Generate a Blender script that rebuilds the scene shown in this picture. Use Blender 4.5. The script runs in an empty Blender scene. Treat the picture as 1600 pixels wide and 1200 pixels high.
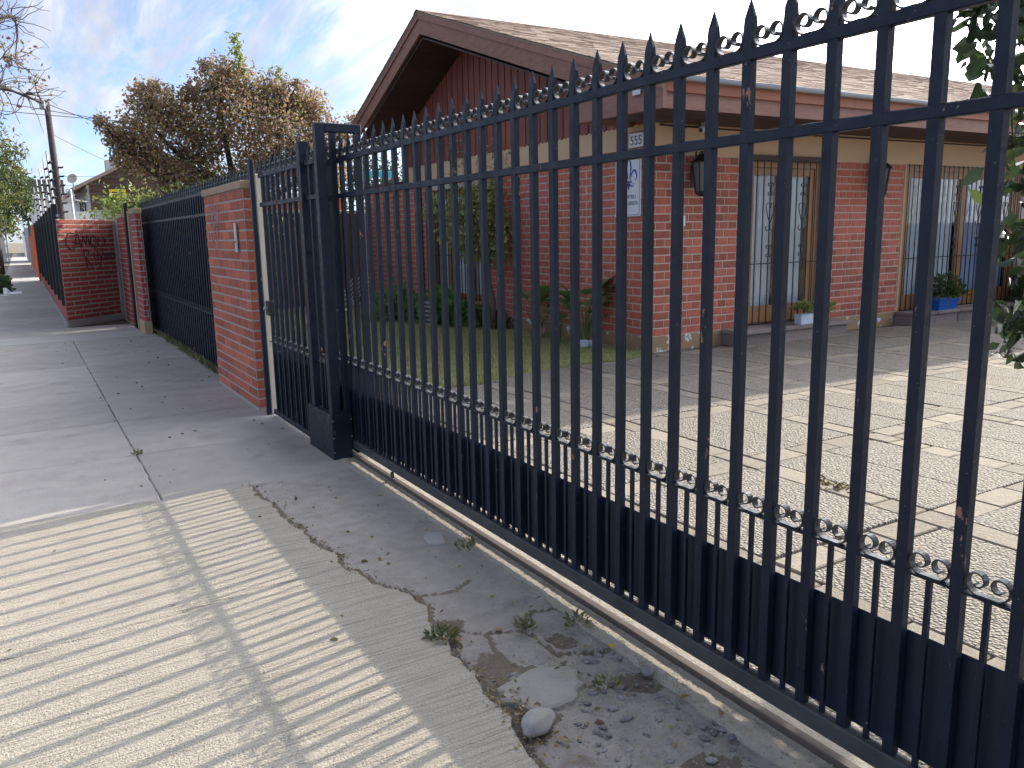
import bpy, bmesh, math, random
import numpy as np
from mathutils import Vector, Matrix, noise
random.seed(7); rng = np.random.default_rng(7)
R = math.radians
scn = bpy.context.scene
COL = scn.collection

# ------------------------------------------------------------------ camera
cam_d = bpy.data.cameras.new('camera'); cam = bpy.data.objects.new('camera', cam_d); COL.objects.link(cam)
scn.camera = cam
FPX = 1275.0
def _d(px, py):
    v = Vector((px-800, py-600, FPX)); v.normalize(); return v
_Y = _d(27, 377); _X = _d(3032, 321); _X = (_X - _Y*_X.dot(_Y)).normalized(); _Z = _X.cross(_Y)
CAMH = 1.5
rot = Matrix(((_X.x, -_X.y, -_X.z), (_Y.x, -_Y.y, -_Y.z), (_Z.x, -_Z.y, -_Z.z)))
cam.matrix_world = Matrix.Translation((0, 0, CAMH)) @ rot.to_4x4()
cam_d.sensor_width = 36; cam_d.lens = 36*FPX/1600
cam_d.clip_start = .05; cam_d.clip_end = 3000

# ------------------------------------------------------------------ sky, sun, exposure
SUN_EL = R(25.3); SUN_SLOPE = .225
sd = Vector((math.cos(math.atan(SUN_SLOPE))*math.cos(SUN_EL), math.sin(math.atan(SUN_SLOPE))*math.cos(SUN_EL), math.sin(SUN_EL)))
w = bpy.data.worlds.new("World"); scn.world = w; w.use_nodes = True
nt = w.node_tree; nt.nodes.clear()
def N(nt, t, **k):
    n = nt.nodes.new(t)
    for a, b in k.items():
        if a.startswith('_'): n.inputs[a[1:].replace('_', ' ')].default_value = b
        else: setattr(n, a, b)
    return n
sky = N(nt, 'ShaderNodeTexSky', sky_type='NISHITA', sun_disc=False)
sky.sun_elevation = SUN_EL; sky.sun_rotation = math.atan2(sd.x, sd.y)
sky.air_density = .5; sky.dust_density = 1.0; sky.ozone_density = 3.0
tc = N(nt, 'ShaderNodeTexCoord'); sep = N(nt, 'ShaderNodeSeparateXYZ'); nt.links.new(tc.outputs['Generated'], sep.inputs[0])
add = N(nt, 'ShaderNodeMath', operation='ADD'); add.inputs[1].default_value = .16; nt.links.new(sep.outputs[2], add.inputs[0])
dx = N(nt, 'ShaderNodeMath', operation='DIVIDE'); dy = N(nt, 'ShaderNodeMath', operation='DIVIDE')
nt.links.new(sep.outputs[0], dx.inputs[0]); nt.links.new(add.outputs[0], dx.inputs[1])
nt.links.new(sep.outputs[1], dy.inputs[0]); nt.links.new(add.outputs[0], dy.inputs[1])
cmb = N(nt, 'ShaderNodeCombineXYZ'); nt.links.new(dx.outputs[0], cmb.inputs[0]); nt.links.new(dy.outputs[0], cmb.inputs[1])
mp = N(nt, 'ShaderNodeMapping'); mp.inputs['Rotation'].default_value = (0, 0, R(38)); mp.inputs['Scale'].default_value = (2.3, .5, 1)
nt.links.new(cmb.outputs[0], mp.inputs[0])
n1 = N(nt, 'ShaderNodeTexNoise', _Scale=2.2, _Detail=12, _Roughness=.66, _Distortion=.55); nt.links.new(mp.outputs[0], n1.inputs[0])
cr = N(nt, 'ShaderNodeValToRGB'); cr.color_ramp.elements[0].position = .40; cr.color_ramp.elements[1].position = .58
cr.color_ramp.elements[0].color = (.10, .10, .10, 1); cr.color_ramp.elements[1].color = (.92, .92, .92, 1)
nt.links.new(n1.outputs[0], cr.inputs[0])
# thin cloud takes its colour from the sky light behind it
n2 = N(nt, 'ShaderNodeTexNoise', _Scale=3.2, _Detail=6, _Roughness=.55); nt.links.new(mp.outputs[0], n2.inputs[0])
cr2 = N(nt, 'ShaderNodeValToRGB'); cr2.color_ramp.elements[0].position = .3; cr2.color_ramp.elements[1].position = .75
cr2.color_ramp.elements[0].color = (1.75, 1.78, 1.88, 1); cr2.color_ramp.elements[1].color = (3.1, 3.05, 3.02, 1)
nt.links.new(n2.outputs[0], cr2.inputs[0])
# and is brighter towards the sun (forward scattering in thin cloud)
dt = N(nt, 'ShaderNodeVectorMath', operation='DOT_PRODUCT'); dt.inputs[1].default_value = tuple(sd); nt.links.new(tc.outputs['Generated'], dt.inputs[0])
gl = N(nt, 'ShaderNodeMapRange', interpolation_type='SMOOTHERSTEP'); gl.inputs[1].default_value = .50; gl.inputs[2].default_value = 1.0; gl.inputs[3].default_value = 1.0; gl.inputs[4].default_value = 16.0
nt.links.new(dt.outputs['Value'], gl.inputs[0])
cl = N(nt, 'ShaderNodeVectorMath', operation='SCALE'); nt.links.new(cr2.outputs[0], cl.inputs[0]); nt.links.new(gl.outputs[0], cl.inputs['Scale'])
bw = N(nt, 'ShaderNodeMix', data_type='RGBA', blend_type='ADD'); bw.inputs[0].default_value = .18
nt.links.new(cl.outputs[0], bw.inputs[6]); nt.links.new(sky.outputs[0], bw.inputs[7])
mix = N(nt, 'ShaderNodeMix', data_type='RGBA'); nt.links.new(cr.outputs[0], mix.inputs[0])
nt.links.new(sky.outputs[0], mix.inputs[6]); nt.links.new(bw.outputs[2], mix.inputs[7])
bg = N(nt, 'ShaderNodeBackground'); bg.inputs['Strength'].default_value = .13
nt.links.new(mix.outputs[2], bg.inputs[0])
out = N(nt, 'ShaderNodeOutputWorld'); nt.links.new(bg.outputs[0], out.inputs[0])
sun_d = bpy.data.lights.new('sun', 'SUN'); sun_d.energy = 2.8; sun_d.angle = R(.53); sun_d.color = (1, .90, .74)
sun = bpy.data.objects.new('sun', sun_d); COL.objects.link(sun); sun.rotation_euler = sd.to_track_quat('Z', 'Y').to_euler(); sun.location = (20, 4, 12)
vs = scn.view_settings; vs.view_transform = 'Standard'; vs.look = 'None'; vs.gamma = 1; vs.use_curve_mapping = False; vs.exposure = 1.25

# ------------------------------------------------------------------ object helpers
def new_obj(name, data, parent=None, loc=(0, 0, 0), rotz=0, kind=None, label=None):
    o = bpy.data.objects.new(name, data); COL.objects.link(o)
    L = Vector(loc)
    if parent:
        o.parent = parent; L = L - Vector(parent['_w']) if '_w' in parent else L
    o.location = L; o.rotation_euler = (0, 0, rotz); o['_w'] = tuple(loc)
    if kind: o['kind'] = kind
    if label: o['label'] = label
    return o
def tag(o, label, cat, group=None):
    o['label'] = label; o['category'] = cat
    if group: o['group'] = group
    return o
def thing(name, label, cat, loc=(0, 0, 0), group=None):
    return tag(new_obj(name, None, None, loc), label, cat, group)
def struct(name, data, parent=None, loc=(0, 0, 0)):
    return new_obj(name, data, parent, loc, kind=None if parent else 'structure')

class MB:
    """collects verts and faces; build() links one mesh object (coordinates are world unless at= is given)"""
    def __init__(s): s.v = []; s.f = []; s.m = []
    def add(s, vs, fs, mi=0):
        b = len(s.v); s.v += [tuple(p) for p in vs]; s.f += [tuple(b+i for i in f) for f in fs]; s.m += [mi]*len(fs); return s
    def box(s, x0, x1, y0, y1, z0, z1, mi=0, b=0):
        if b <= 0:
            return s.add([(x0,y0,z0),(x1,y0,z0),(x1,y1,z0),(x0,y1,z0),(x0,y0,z1),(x1,y0,z1),(x1,y1,z1),(x0,y1,z1)],
                  [(0,3,2,1),(4,5,6,7),(0,1,5,4),(1,2,6,5),(2,3,7,6),(3,0,4,7)], mi)
        V = []
        for (x, y, z, i, j, k) in [(x,y,z,i,j,k) for x,i in ((x0,1),(x1,-1)) for y,j in ((y0,1),(y1,-1)) for z,k in ((z0,1),(z1,-1))]:
            V += [(x, y+j*b, z+k*b), (x+i*b, y, z+k*b), (x+i*b, y+j*b, z)]
        bm = bmesh.new(); vs_ = [bm.verts.new(p) for p in V]
        bmesh.ops.convex_hull(bm, input=vs_); bm.verts.index_update()
        r = s.add([v.co[:] for v in bm.verts], [tuple(v.index for v in f.verts) for f in bm.faces], mi); bm.free(); return r
    def quad(s, a, b, c, d, mi=0): return s.add([a, b, c, d], [(0, 1, 2, 3)], mi)
    def prism(s, pts, vec, mi=0):
        """extrude planar polygon pts along vec"""
        n = len(pts); P = [Vector(p) for p in pts]; Q = [p+Vector(vec) for p in P]
        fs = [tuple(range(n))[::-1], tuple(range(n, 2*n))] + [(i, (i+1) % n, n+(i+1) % n, n+i) for i in range(n)]
        return s.add(P+Q, fs, mi)
    def tube(s, pts, rad, n=6, mi=0, cap=True):
        P = [Vector(p) for p in pts]; m = len(P)
        rad = rad if hasattr(rad, '__len__') else [rad]*m
        V = []; up = None
        for i in range(m):
            t = (P[min(i+1, m-1)]-P[max(i-1, 0)]).normalized()
            if up is None: up = t.orthogonal().normalized()
            up = (up - t*up.dot(t)).normalized(); q = t.cross(up)
            for k in range(n):
                a = 2*math.pi*k/n; V.append(P[i]+(up*math.cos(a)+q*math.sin(a))*rad[i])
        F = [(i*n+k, i*n+(k+1) % n, (i+1)*n+(k+1) % n, (i+1)*n+k) for i in range(m-1) for k in range(n)]
        if cap: F += [tuple(range(n))[::-1], tuple((m-1)*n+k for k in range(n))]
        return s.add(V, F, mi)
    def lathe(s, prof, c=(0, 0, 0), n=14, mi=0):
        V = []; F = []
        for r, z in prof:
            for k in range(n):
                a = 2*math.pi*k/n; V.append((c[0]+r*math.cos(a), c[1]+r*math.sin(a), c[2]+z))
        for i in range(len(prof)-1):
            for k in range(n): F.append((i*n+k, i*n+(k+1) % n, (i+1)*n+(k+1) % n, (i+1)*n+k))
        return s.add(V, F, mi)
    def ribbon(s, path, wv, th, mi=0):
        """flat bar: 2-D path given as 3-D points in a plane, wv = width vector, th = thickness"""
        P = [Vector(p) for p in path]; W = Vector(wv)*.5; m = len(P); V = []
        for i in range(m):
            t = (P[min(i+1, m-1)]-P[max(i-1, 0)]).normalized(); nn = t.cross(W.normalized())*th*.5
            V += [P[i]+W+nn, P[i]-W+nn, P[i]-W-nn, P[i]+W-nn]
        F = [(i*4+k, i*4+(k+1) % 4, (i+1)*4+(k+1) % 4, (i+1)*4+k) for i in range(m-1) for k in range(4)]
        F += [(3, 2, 1, 0), tuple((m-1)*4+k for k in range(4))]
        return s.add(V, F, mi)
    def mesh(s, name, mats, smooth=False):
        me = bpy.data.meshes.new(name); me.from_pydata([tuple(v) for v in s.v], [], s.f)
        for m in (mats if isinstance(mats, (list, tuple)) else [mats]): me.materials.append(m)
        if any(s.m): me.polygons.foreach_set('material_index', s.m)
        if smooth: me.polygons.foreach_set('use_smooth', [True]*len(me.polygons))
        me.update(); return me
    def build(s, name, mats, parent=None, smooth=False, kind=None, label=None):
        """world coordinates; the object's origin is put at the mesh's own middle bottom"""
        A = np.array(s.v); c = (A.min(0)+A.max(0))/2; c[2] = A[:, 2].min()
        s.v = (A-c).tolist()
        return new_obj(name, s.mesh(name, mats, smooth), parent, tuple(c), kind=kind, label=label)

def quads_mesh(name, V, nper, mat, smooth=False):
    """V: (n, nper, 3) array; every element becomes one polygon"""
    n = len(V); me = bpy.data.meshes.new(name)
    me.vertices.add(n*nper); me.vertices.foreach_set('co', np.asarray(V, dtype=np.float32).ravel())
    me.loops.add(n*nper); me.loops.foreach_set('vertex_index', np.arange(n*nper, dtype=np.int32))
    me.polygons.add(n); me.polygons.foreach_set('loop_start', np.arange(0, n*nper, nper, dtype=np.int32))
    me.polygons.foreach_set('loop_total', np.full(n, nper, dtype=np.int32))
    for m in (mat if isinstance(mat, (list, tuple)) else [mat]): me.materials.append(m)
    me.update(calc_edges=True); me.validate(); return me

def leaf_mesh(name, C, size, mat, aspect=.55, droop=.3, cup=.25, dirs=None):
    """leaves: two faces each folded on the midrib, spread around the points C"""
    C = np.asarray(C, float); n = len(C)
    d = rng.normal(size=(n, 3)) if dirs is None else np.asarray(dirs)+rng.normal(size=(n, 3))*.45
    d[:, 2] -= droop; d /= np.linalg.norm(d, axis=1)[:, None]
    r = rng.normal(size=(n, 3)); s = np.cross(d, r); s /= np.linalg.norm(s, axis=1)[:, None]; u = np.cross(s, d)
    L = (size*(.65+.7*rng.random(n)))[:, None]; Wd = L*aspect*.5
    a = C; b = C+d*L*.35+s*Wd+u*L*cup*.3; c2 = C+d*L*.72+s*Wd*.72+u*L*cup*.22; t = C+d*L-u*L*.1
    e = C+d*L*.35-s*Wd+u*L*cup*.3; g = C+d*L*.72-s*Wd*.72+u*L*cup*.22
    V = np.stack([a, b, c2, t, g, e], 1).reshape(-1, 3)
    me = bpy.data.meshes.new(name); me.vertices.add(n*6); me.vertices.foreach_set('co', V.astype(np.float32).ravel())
    idx = (np.arange(n)*6)[:, None]
    F = np.concatenate([idx+np.array([0, 1, 2, 3]), idx+np.array([0, 3, 4, 5])], 1).reshape(-1)
    me.loops.add(n*8); me.loops.foreach_set('vertex_index', F.astype(np.int32))
    me.polygons.add(n*2); me.polygons.foreach_set('loop_start', np.arange(0, n*8, 4, dtype=np.int32))
    me.polygons.foreach_set('loop_total', np.full(n*2, 4, dtype=np.int32))
    me.materials.append(mat); me.update(calc_edges=True); return me

def recentre(o):
    """move a mesh object's origin to the middle bottom of its mesh (world coordinates in, object unrotated)"""
    me = o.data; A = np.empty(len(me.vertices)*3, np.float32); me.vertices.foreach_get('co', A); A = A.reshape(-1, 3)
    c = (A.min(0)+A.max(0))/2; c[2] = A[:, 2].min()
    me.vertices.foreach_set('co', (A-c).ravel()); me.update()
    p = Vector(c.tolist()); o['_w'] = tuple(p)
    o.location = p - Vector(o.parent['_w']) if o.parent else p
    return o

def font_mesh(text, size, mat, extrude=.001, align='CENTER', spacing=1.0):
    cu = bpy.data.curves.new('lettering', 'FONT'); cu.body = text; cu.size = size; cu.align_x = align; cu.extrude = extrude; cu.space_character = spacing
    o = bpy.data.objects.new('lettering', cu); COL.objects.link(o)
    dg = bpy.context.evaluated_depsgraph_get(); dg.update()
    me = bpy.data.meshes.new_from_object(o.evaluated_get(dg)); bpy.data.objects.remove(o); bpy.data.curves.remove(cu)
    me.materials.clear(); me.materials.append(mat); return me

# ------------------------------------------------------------------ materials
def mat(name, base, rough=.8, var=None, vscale=3.0, vamt=.5, bump=0, bscale=40, bdist=.01, metallic=0, spec=.5, rnd=0, coords='pos', stretch=None, spots=None, extra=None, island=None, transl=0, detail=5):
    """base colour with large noise towards var, per-object brightness jitter, small spots, fine bump"""
    m = bpy.data.materials.new(name); m.use_nodes = True; t = m.node_tree; t.nodes.clear()
    P = N(t, 'ShaderNodeBsdfPrincipled', _Roughness=rough, _Metallic=metallic); P.inputs['Specular IOR Level'].default_value = spec
    o = N(t, 'ShaderNodeOutputMaterial'); lk = t.links.new
    if coords == 'pos': co = N(t, 'ShaderNodeNewGeometry').outputs['Position']
    else: co = N(t, 'ShaderNodeTexCoord').outputs['Object']
    if stretch:
        mpn = N(t, 'ShaderNodeMapping'); mpn.inputs['Scale'].default_value = stretch; lk(co, mpn.inputs[0]); cs = mpn.outputs[0]
    else: cs = co
    rgb = N(t, 'ShaderNodeRGB'); rgb.outputs[0].default_value = (*base, 1); c = rgb.outputs[0]
    def mixc(fac, a, b):
        x = N(t, 'ShaderNodeMix', data_type='RGBA'); lk(fac, x.inputs[0]); lk(a, x.inputs[6])
        if isinstance(b, tuple): x.inputs[7].default_value = (*b, 1)
        else: lk(b, x.inputs[7])
        return x.outputs[2]
    def nz(scale, lo, hi, det=5, src=None, rgh=.6):
        a = N(t, 'ShaderNodeTexNoise', _Scale=scale, _Detail=det, _Roughness=rgh); lk(src or cs, a.inputs[0])
        r = N(t, 'ShaderNodeMapRange'); r.inputs[1].default_value = lo; r.inputs[2].default_value = hi; lk(a.outputs[0], r.inputs[0]); return r.outputs[0]
    if var:
        for i, v in enumerate(var if isinstance(var[0], tuple) else [var]):
            f = nz(vscale*(1+1.7*i), .5-.18, .5+.22, detail)
            g = N(t, 'ShaderNodeMath', operation='MULTIPLY'); g.inputs[1].default_value = vamt; lk(f, g.inputs[0]); c = mixc(g.outputs[0], c, v)
    if island:
        ge = N(t, 'ShaderNodeNewGeometry'); rp = N(t, 'ShaderNodeValToRGB')
        for i, (p_, v) in enumerate(island):
            el = rp.color_ramp.elements[i] if i < 2 else rp.color_ramp.elements.new(p_)
            el.position = p_; el.color = (*v, 1)
        lk(ge.outputs['Random Per Island'], rp.inputs[0]); c = rp.outputs[0]
    if spots:
        for sc_, lo, hi, v in spots: c = mixc(nz(sc_, lo, hi, 4, co), c, v)
    if rnd:
        oi = N(t, 'ShaderNodeObjectInfo'); r = N(t, 'ShaderNodeMapRange'); r.inputs[3].default_value = 1-rnd; r.inputs[4].default_value = 1+rnd
        lk(oi.outputs['Random'], r.inputs[0])
        hv = N(t, 'ShaderNodeHueSaturation'); lk(r.outputs[0], hv.inputs['Value']); lk(c, hv.inputs['Color']); c = hv.outputs[0]
    if extra: c = extra(t, lk, c, co, mixc, nz, P)
    lk(c, P.inputs['Base Color'])
    if bump:
        a = N(t, 'ShaderNodeTexNoise', _Scale=bscale, _Detail=6, _Roughness=.65); lk(cs, a.inputs[0])
        b = N(t, 'ShaderNodeBump', _Strength=bump, _Distance=bdist); lk(a.outputs[0], b.inputs['Height']); 
        if not P.inputs['Normal'].is_linked: lk(b.outputs[0], P.inputs['Normal'])
    sh = P.outputs[0]
    if transl:
        tr = N(t, 'ShaderNodeBsdfTranslucent'); lk(c, tr.inputs[0]); mx = N(t, 'ShaderNodeMixShader'); mx.inputs[0].default_value = transl
        lk(sh, mx.inputs[1]); lk(tr.outputs[0], mx.inputs[2]); sh = mx.outputs[0]
    lk(sh, o.inputs[0]); return m

RUST = (.33, .12, .07)
def steel_extra(t, lk, c, co, mixc, nz, P):
    # chipped patches showing red primer, stretched along the bar; pale dust flecks
    mpn = N(t, 'ShaderNodeMapping'); mpn.inputs['Scale'].default_value = (1, 1, .42); lk(co, mpn.inputs[0])
    c = mixc(nz(15, .672, .687, 6, mpn.outputs[0], .68), c, (.30, .15, .11))
    c = mixc(nz(80, .68, .74, 4, co), c, (.20, .205, .21))
    r = nz(23, .3, .7); rr = N(t, 'ShaderNodeMapRange'); rr.inputs[3].default_value = .34; rr.inputs[4].default_value = .62
    lk(r, rr.inputs[0]); lk(rr.outputs[0], P.inputs['Roughness'])
    return c
M = {}
M['steel'] = mat('navy painted steel', (.0045, .010, .024), .40, var=(.010, .018, .036), vscale=6, vamt=.7, bump=.35, bscale=110, bdist=.003, extra=steel_extra, spec=.32)
M['panel'] = mat('navy sheet steel', (.008, .016, .034), .5, var=(.012, .021, .038), vscale=4, bump=.2, bscale=25, bdist=.004, spots=[(60, .74, .77, (.2, .2, .19))])
M['beam'] = mat('dusty navy steel', (.03, .036, .043), .6, var=(.075, .078, .078), vscale=7, vamt=.8, bump=.3, bscale=120, bdist=.002, spots=[(30, .66, .72, (.15, .13, .11))])
M['black'] = mat('black painted iron', (.012, .012, .014), .45, bump=.2, bscale=80, bdist=.002)
M['scroll'] = mat('worn dark iron scroll', (.014, .018, .026), .40, var=(.05, .05, .052), vscale=35, spec=.5)
M['brick'] = mat('red painted brick', (.45, .104, .056), .75, var=((.29, .062, .04), (.52, .17, .09)), vscale=7, vamt=.75, rnd=.26, bump=.7, bscale=70, bdist=.006, spots=[(55, .70, .78, (.45, .24, .2))])
M['brick_house'] = mat('dull red house brick', (.42, .106, .068), .8, var=((.28, .072, .052), (.49, .155, .10)), vscale=5, vamt=.75, rnd=.25, bump=.6, bscale=60, bdist=.005, spots=[(42, .72, .80, (.42, .27, .24))])
M['brick_dark'] = mat('dark red brick', (.31, .060, .048), .8, var=((.24, .044, .038), (.39, .08, .06)), vscale=6, rnd=.14, bump=.5, bscale=50, bdist=.008)
M['brick_brown'] = mat('brown brick', (.12, .06, .045), .85, var=(.2, .1, .07), vscale=3, bump=.4, bscale=40)
M['orange'] = mat('orange painted masonry', (.52, .10, .022), .7, var=(.4, .08, .03), vscale=4, bump=.3, bscale=30)
M['mortar'] = mat('grey mortar', (.45, .41, .37), .95, var=(.34, .31, .28), vscale=9, bump=.6, bscale=90, bdist=.006)
M['mortar_house'] = mat('pale mortar', (.56, .46, .375), .95, var=(.46, .38, .31), vscale=7, bump=.4, bscale=90, bdist=.004)
M['beige'] = mat('beige painted render', (.64, .44, .28), .8, var=(.57, .39, .245), vscale=2.5, bump=.2, bscale=35, bdist=.006)
M['plinth'] = mat('flaking beige plinth', (.36, .235, .13), .85, var=(.29, .2, .13), vscale=5, bump=.4, bscale=40, spots=[(5.5, .575, .59, (.66, .69, .72))])
M['cap'] = mat('tan cement cap', (.42, .29, .18), .9, var=(.34, .25, .17), vscale=6, bump=.5, bscale=60)
M['cream'] = mat('cream render', (.55, .50, .40), .85, var=(.45, .4, .32), vscale=8, bump=.3, bscale=60)
def broom(t, lk, c, co, mixc, nz, P):
    mpn = N(t, 'ShaderNodeMapping'); mpn.inputs['Scale'].default_value = (1.3, 38, 1); mpn.inputs['Rotation'].default_value = (0, 0, R(-7)); lk(co, mpn.inputs[0])
    a = N(t, 'ShaderNodeTexNoise', _Scale=2.1, _Detail=4, _Roughness=.55); lk(mpn.outputs[0], a.inputs[0])
    b = N(t, 'ShaderNodeTexNoise', _Scale=130, _Detail=4); lk(co, b.inputs[0])
    s = N(t, 'ShaderNodeMath', operation='MULTIPLY_ADD'); lk(b.outputs[0], s.inputs[0]); s.inputs[1].default_value = .55; lk(a.outputs[0], s.inputs[2])
    bp = N(t, 'ShaderNodeBump', _Strength=1.0, _Distance=.022); lk(s.outputs[0], bp.inputs['Height']); lk(bp.outputs[0], P.inputs['Normal'])
    r = N(t, 'ShaderNodeMapRange'); r.inputs[1].default_value = .32; r.inputs[2].default_value = .52; r.inputs[3].default_value = .6; r.inputs[4].default_value = 0; lk(a.outputs[0], r.inputs[0])
    c = mixc(r.outputs[0], c, (.22, .20, .17))
    return mixc(nz(170, .62, .72, 3, co), c, (.20, .19, .165))
M['apron'] = mat('broom finished concrete', (.46, .42, .35), .92, var=((.40, .365, .305), (.52, .475, .40)), vscale=2.2, vamt=.6, extra=broom, spots=[(120, .68, .74, (.17, .165, .155))])
M['slab'] = mat('worn grey concrete slab', (.365, .34, .315), .92, var=((.285, .264, .244), (.42, .393, .365)), vscale=1.6, vamt=.8, rnd=.09, bump=.7, bscale=95, bdist=.008,
                spots=[(70, .66, .74, (.44, .43, .41)), (26, .68, .75, (.16, .15, .145)), (2.2, .58, .76, (.26, .243, .226)), (110, .64, .70, (.18, .172, .165)), (9, .66, .74, (.40, .385, .36))])
M['slab_light'] = mat('pale concrete strip', (.40, .39, .37), .92, var=(.32, .31, .3), vscale=3, bump=.4, bscale=90, bdist=.006)
M['strip'] = mat('old rough concrete', (.335, .31, .283), .95, var=((.245, .224, .20), (.41, .384, .355)), vscale=4, vamt=.85, bump=1.0, bscale=85, bdist=.012,
                 spots=[(90, .66, .72, (.12, .12, .12)), (140, .66, .72, (.45, .43, .39)), (2.6, .64, .70, (.20, .168, .135)), (11, .66, .72, (.18, .16, .14))])
M['dirt'] = mat('dirt', (.13, .10, .075), 1, var=((.2, .16, .12), (.08, .065, .05)), vscale=18, bump=1, bscale=70, bdist=.02)
M['mud'] = mat('gritty brown dirt', (.20, .165, .13), 1, var=((.29, .245, .195), (.12, .10, .08)), vscale=30, bump=1, bscale=110, bdist=.012, spots=[(120, .62, .68, (.35, .31, .25))])
M['soil'] = mat('street soil', (.16, .13, .10), 1, var=((.10, .10, .06), (.2, .17, .13)), vscale=2, bump=1, bscale=20, bdist=.03)
M['asphalt'] = mat('asphalt', (.055, .055, .057), .9, var=(.08, .08, .08), vscale=2, bump=.5, bscale=150, bdist=.008)
M['pebble'] = mat('river pebble', (.19, .185, .19), .7, var=((.28, .265, .25), (.13, .125, .13)), vscale=25, rnd=.35, bump=.15, bscale=120, bdist=.002)
M['stone'] = mat('smooth grey stone', (.27, .265, .255), .8, var=((.24, .24, .23), (.40, .37, .33)), vscale=22, bump=.25, bscale=160, bdist=.002, spots=[(90, .66, .72, (.18, .18, .18))])
M['sillsand'] = mat('gritty pale cement', (.40, .36, .30), .95, var=((.28, .25, .2), (.46, .42, .35)), vscale=14, vamt=.8, bump=.9, bscale=90, bdist=.01, spots=[(60, .62, .7, (.17, .15, .12))])
M['lump'] = mat('broken concrete', (.33, .31, .285), .95, var=((.22, .21, .2), (.36, .35, .32)), vscale=9, bump=.7, bscale=100, bdist=.008, spots=[(120, .67, .72, (.14, .14, .14))])
def aggregate(t, lk, c, co, mixc, nz, P):
    v = N(t, 'ShaderNodeTexVoronoi', _Scale=62.0); mpn = N(t, 'ShaderNodeMapping'); mpn.inputs['Scale'].default_value = (1, 1, .3); lk(co, mpn.inputs[0]); lk(mpn.outputs[0], v.inputs['Vector'])
    hs = N(t, 'ShaderNodeSeparateColor'); lk(v.outputs['Color'], hs.inputs[0])
    rp = N(t, 'ShaderNodeValToRGB'); E_ = rp.color_ramp.elements; E_[0].position = 0; E_[0].color = (.08, .074, .068, 1); E_[1].position = 1; E_[1].color = (.46, .40, .31, 1)
    for p_, v_ in ((.25, (.21, .188, .155)), (.55, (.33, .288, .225)), (.8, (.23, .218, .20))): e = E_.new(p_); e.color = (*v_, 1)
    lk(hs.outputs[0], rp.inputs[0])
    c2 = mixc(nz(3, .2, .9), rp.outputs[0], c)
    r = N(t, 'ShaderNodeMapRange'); r.inputs[1].default_value = .35; r.inputs[2].default_value = .75; r.inputs[3].default_value = 0; r.inputs[4].default_value = .75; lk(v.outputs['Distance'], r.inputs[0])
    c2 = mixc(r.outputs[0], c2, (.17, .16, .145))
    b = N(t, 'ShaderNodeBump', _Strength=1.0, _Distance=.016, invert=True); lk(v.outputs['Distance'], b.inputs['Height']); lk(b.outputs[0], P.inputs['Normal'])
    return c2
M['aggregate'] = mat('washed pebble paving', (.27, .235, .185), .85, rnd=.1, extra=aggregate)
M['band'] = mat('pale band stone', (.245, .213, .168), .9, var=((.18, .156, .124), (.31, .27, .213)), vscale=6, rnd=.2, bump=.8, bscale=40, bdist=.012)
M['sand'] = mat('sandy joint', (.25, .22, .175), 1, bump=.5, bscale=90, var=(.2, .18, .14), vscale=10)
M['lawn'] = mat('thin lawn soil', (.27, .28, .12), 1, var=((.42, .36, .20), (.17, .22, .075)), vscale=2.2, bump=.8, bscale=40, bdist=.02)
M['grass'] = mat('grass blades', (.08, .12, .03), .7, island=[(0, (.18, .25, .07)), (1, (.31, .38, .12)), (.45, (.50, .46, .25)), (.7, (.25, .32, .10))], transl=.25)
M['dry'] = mat('dry leaves', (.25, .16, .07), .8, island=[(0, (.16, .1, .05)), (1, (.42, .33, .2)), (.5, (.3, .22, .1)), (.8, (.2, .17, .07))])
M['yleaf'] = mat('yellow fallen leaf', (.55, .42, .06), .7, var=(.4, .3, .06), vscale=60)
M['weed'] = mat('weed leaves', (.07, .11, .03), .7, island=[(0, (.09, .13, .04)), (1, (.22, .26, .09)), (.6, (.30, .25, .14))], transl=.2)
M['weeddry'] = mat('half dry weed leaves', (.15, .16, .06), .7, island=[(0, (.09, .13, .04)), (1, (.42, .33, .2)), (.45, (.14, .18, .06)), (.75, (.28, .22, .12))], transl=.2)
M['plum'] = mat('plum tree leaves', (.1, .06, .04), .5, island=[(0, (.20, .15, .115)), (1, (.52, .27, .11)), (.3, (.27, .19, .14)), (.5, (.28, .27, .12)), (.78, (.38, .19, .14)), (.92, (.36, .36, .12))], transl=.5)
M['lime'] = mat('young green leaves', (.2, .28, .06), .6, island=[(0, (.14, .22, .05)), (1, (.33, .36, .11))], transl=.35)
M['green'] = mat('mid green leaves', (.06, .1, .03), .55, island=[(0, (.035, .06, .018)), (1, (.10, .15, .04)), (.5, (.055, .09, .025))], transl=.25)
M['olive'] = mat('yellowing street tree leaves', (.15, .17, .05), .6, island=[(0, (.07, .10, .03)), (1, (.26, .24, .07)), (.5, (.13, .16, .045))], transl=.35)
M['redleaf'] = mat('reddish dying leaves', (.2, .07, .06), .6, island=[(0, (.24, .09, .09)), (1, (.40, .34, .14)), (.4, (.28, .13, .10)), (.7, (.26, .24, .10))], transl=.3)
M['glossy'] = mat('glossy dark leaves', (.04, .07, .025), .35, island=[(0, (.025, .045, .018)), (1, (.085, .13, .035)), (.6, (.04, .07, .025))], transl=.25, spec=.6)
M['ivy'] = mat('pale climbing leaves', (.2, .22, .09), .6, island=[(0, (.19, .24, .075)), (1, (.52, .50, .24)), (.4, (.30, .33, .12)), (.7, (.40, .41, .17))], transl=.35)
M['bark'] = mat('grey bark', (.17, .14, .115), .95, var=(.09, .075, .065), vscale=12, bump=1, bscale=30, bdist=.02)
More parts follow.
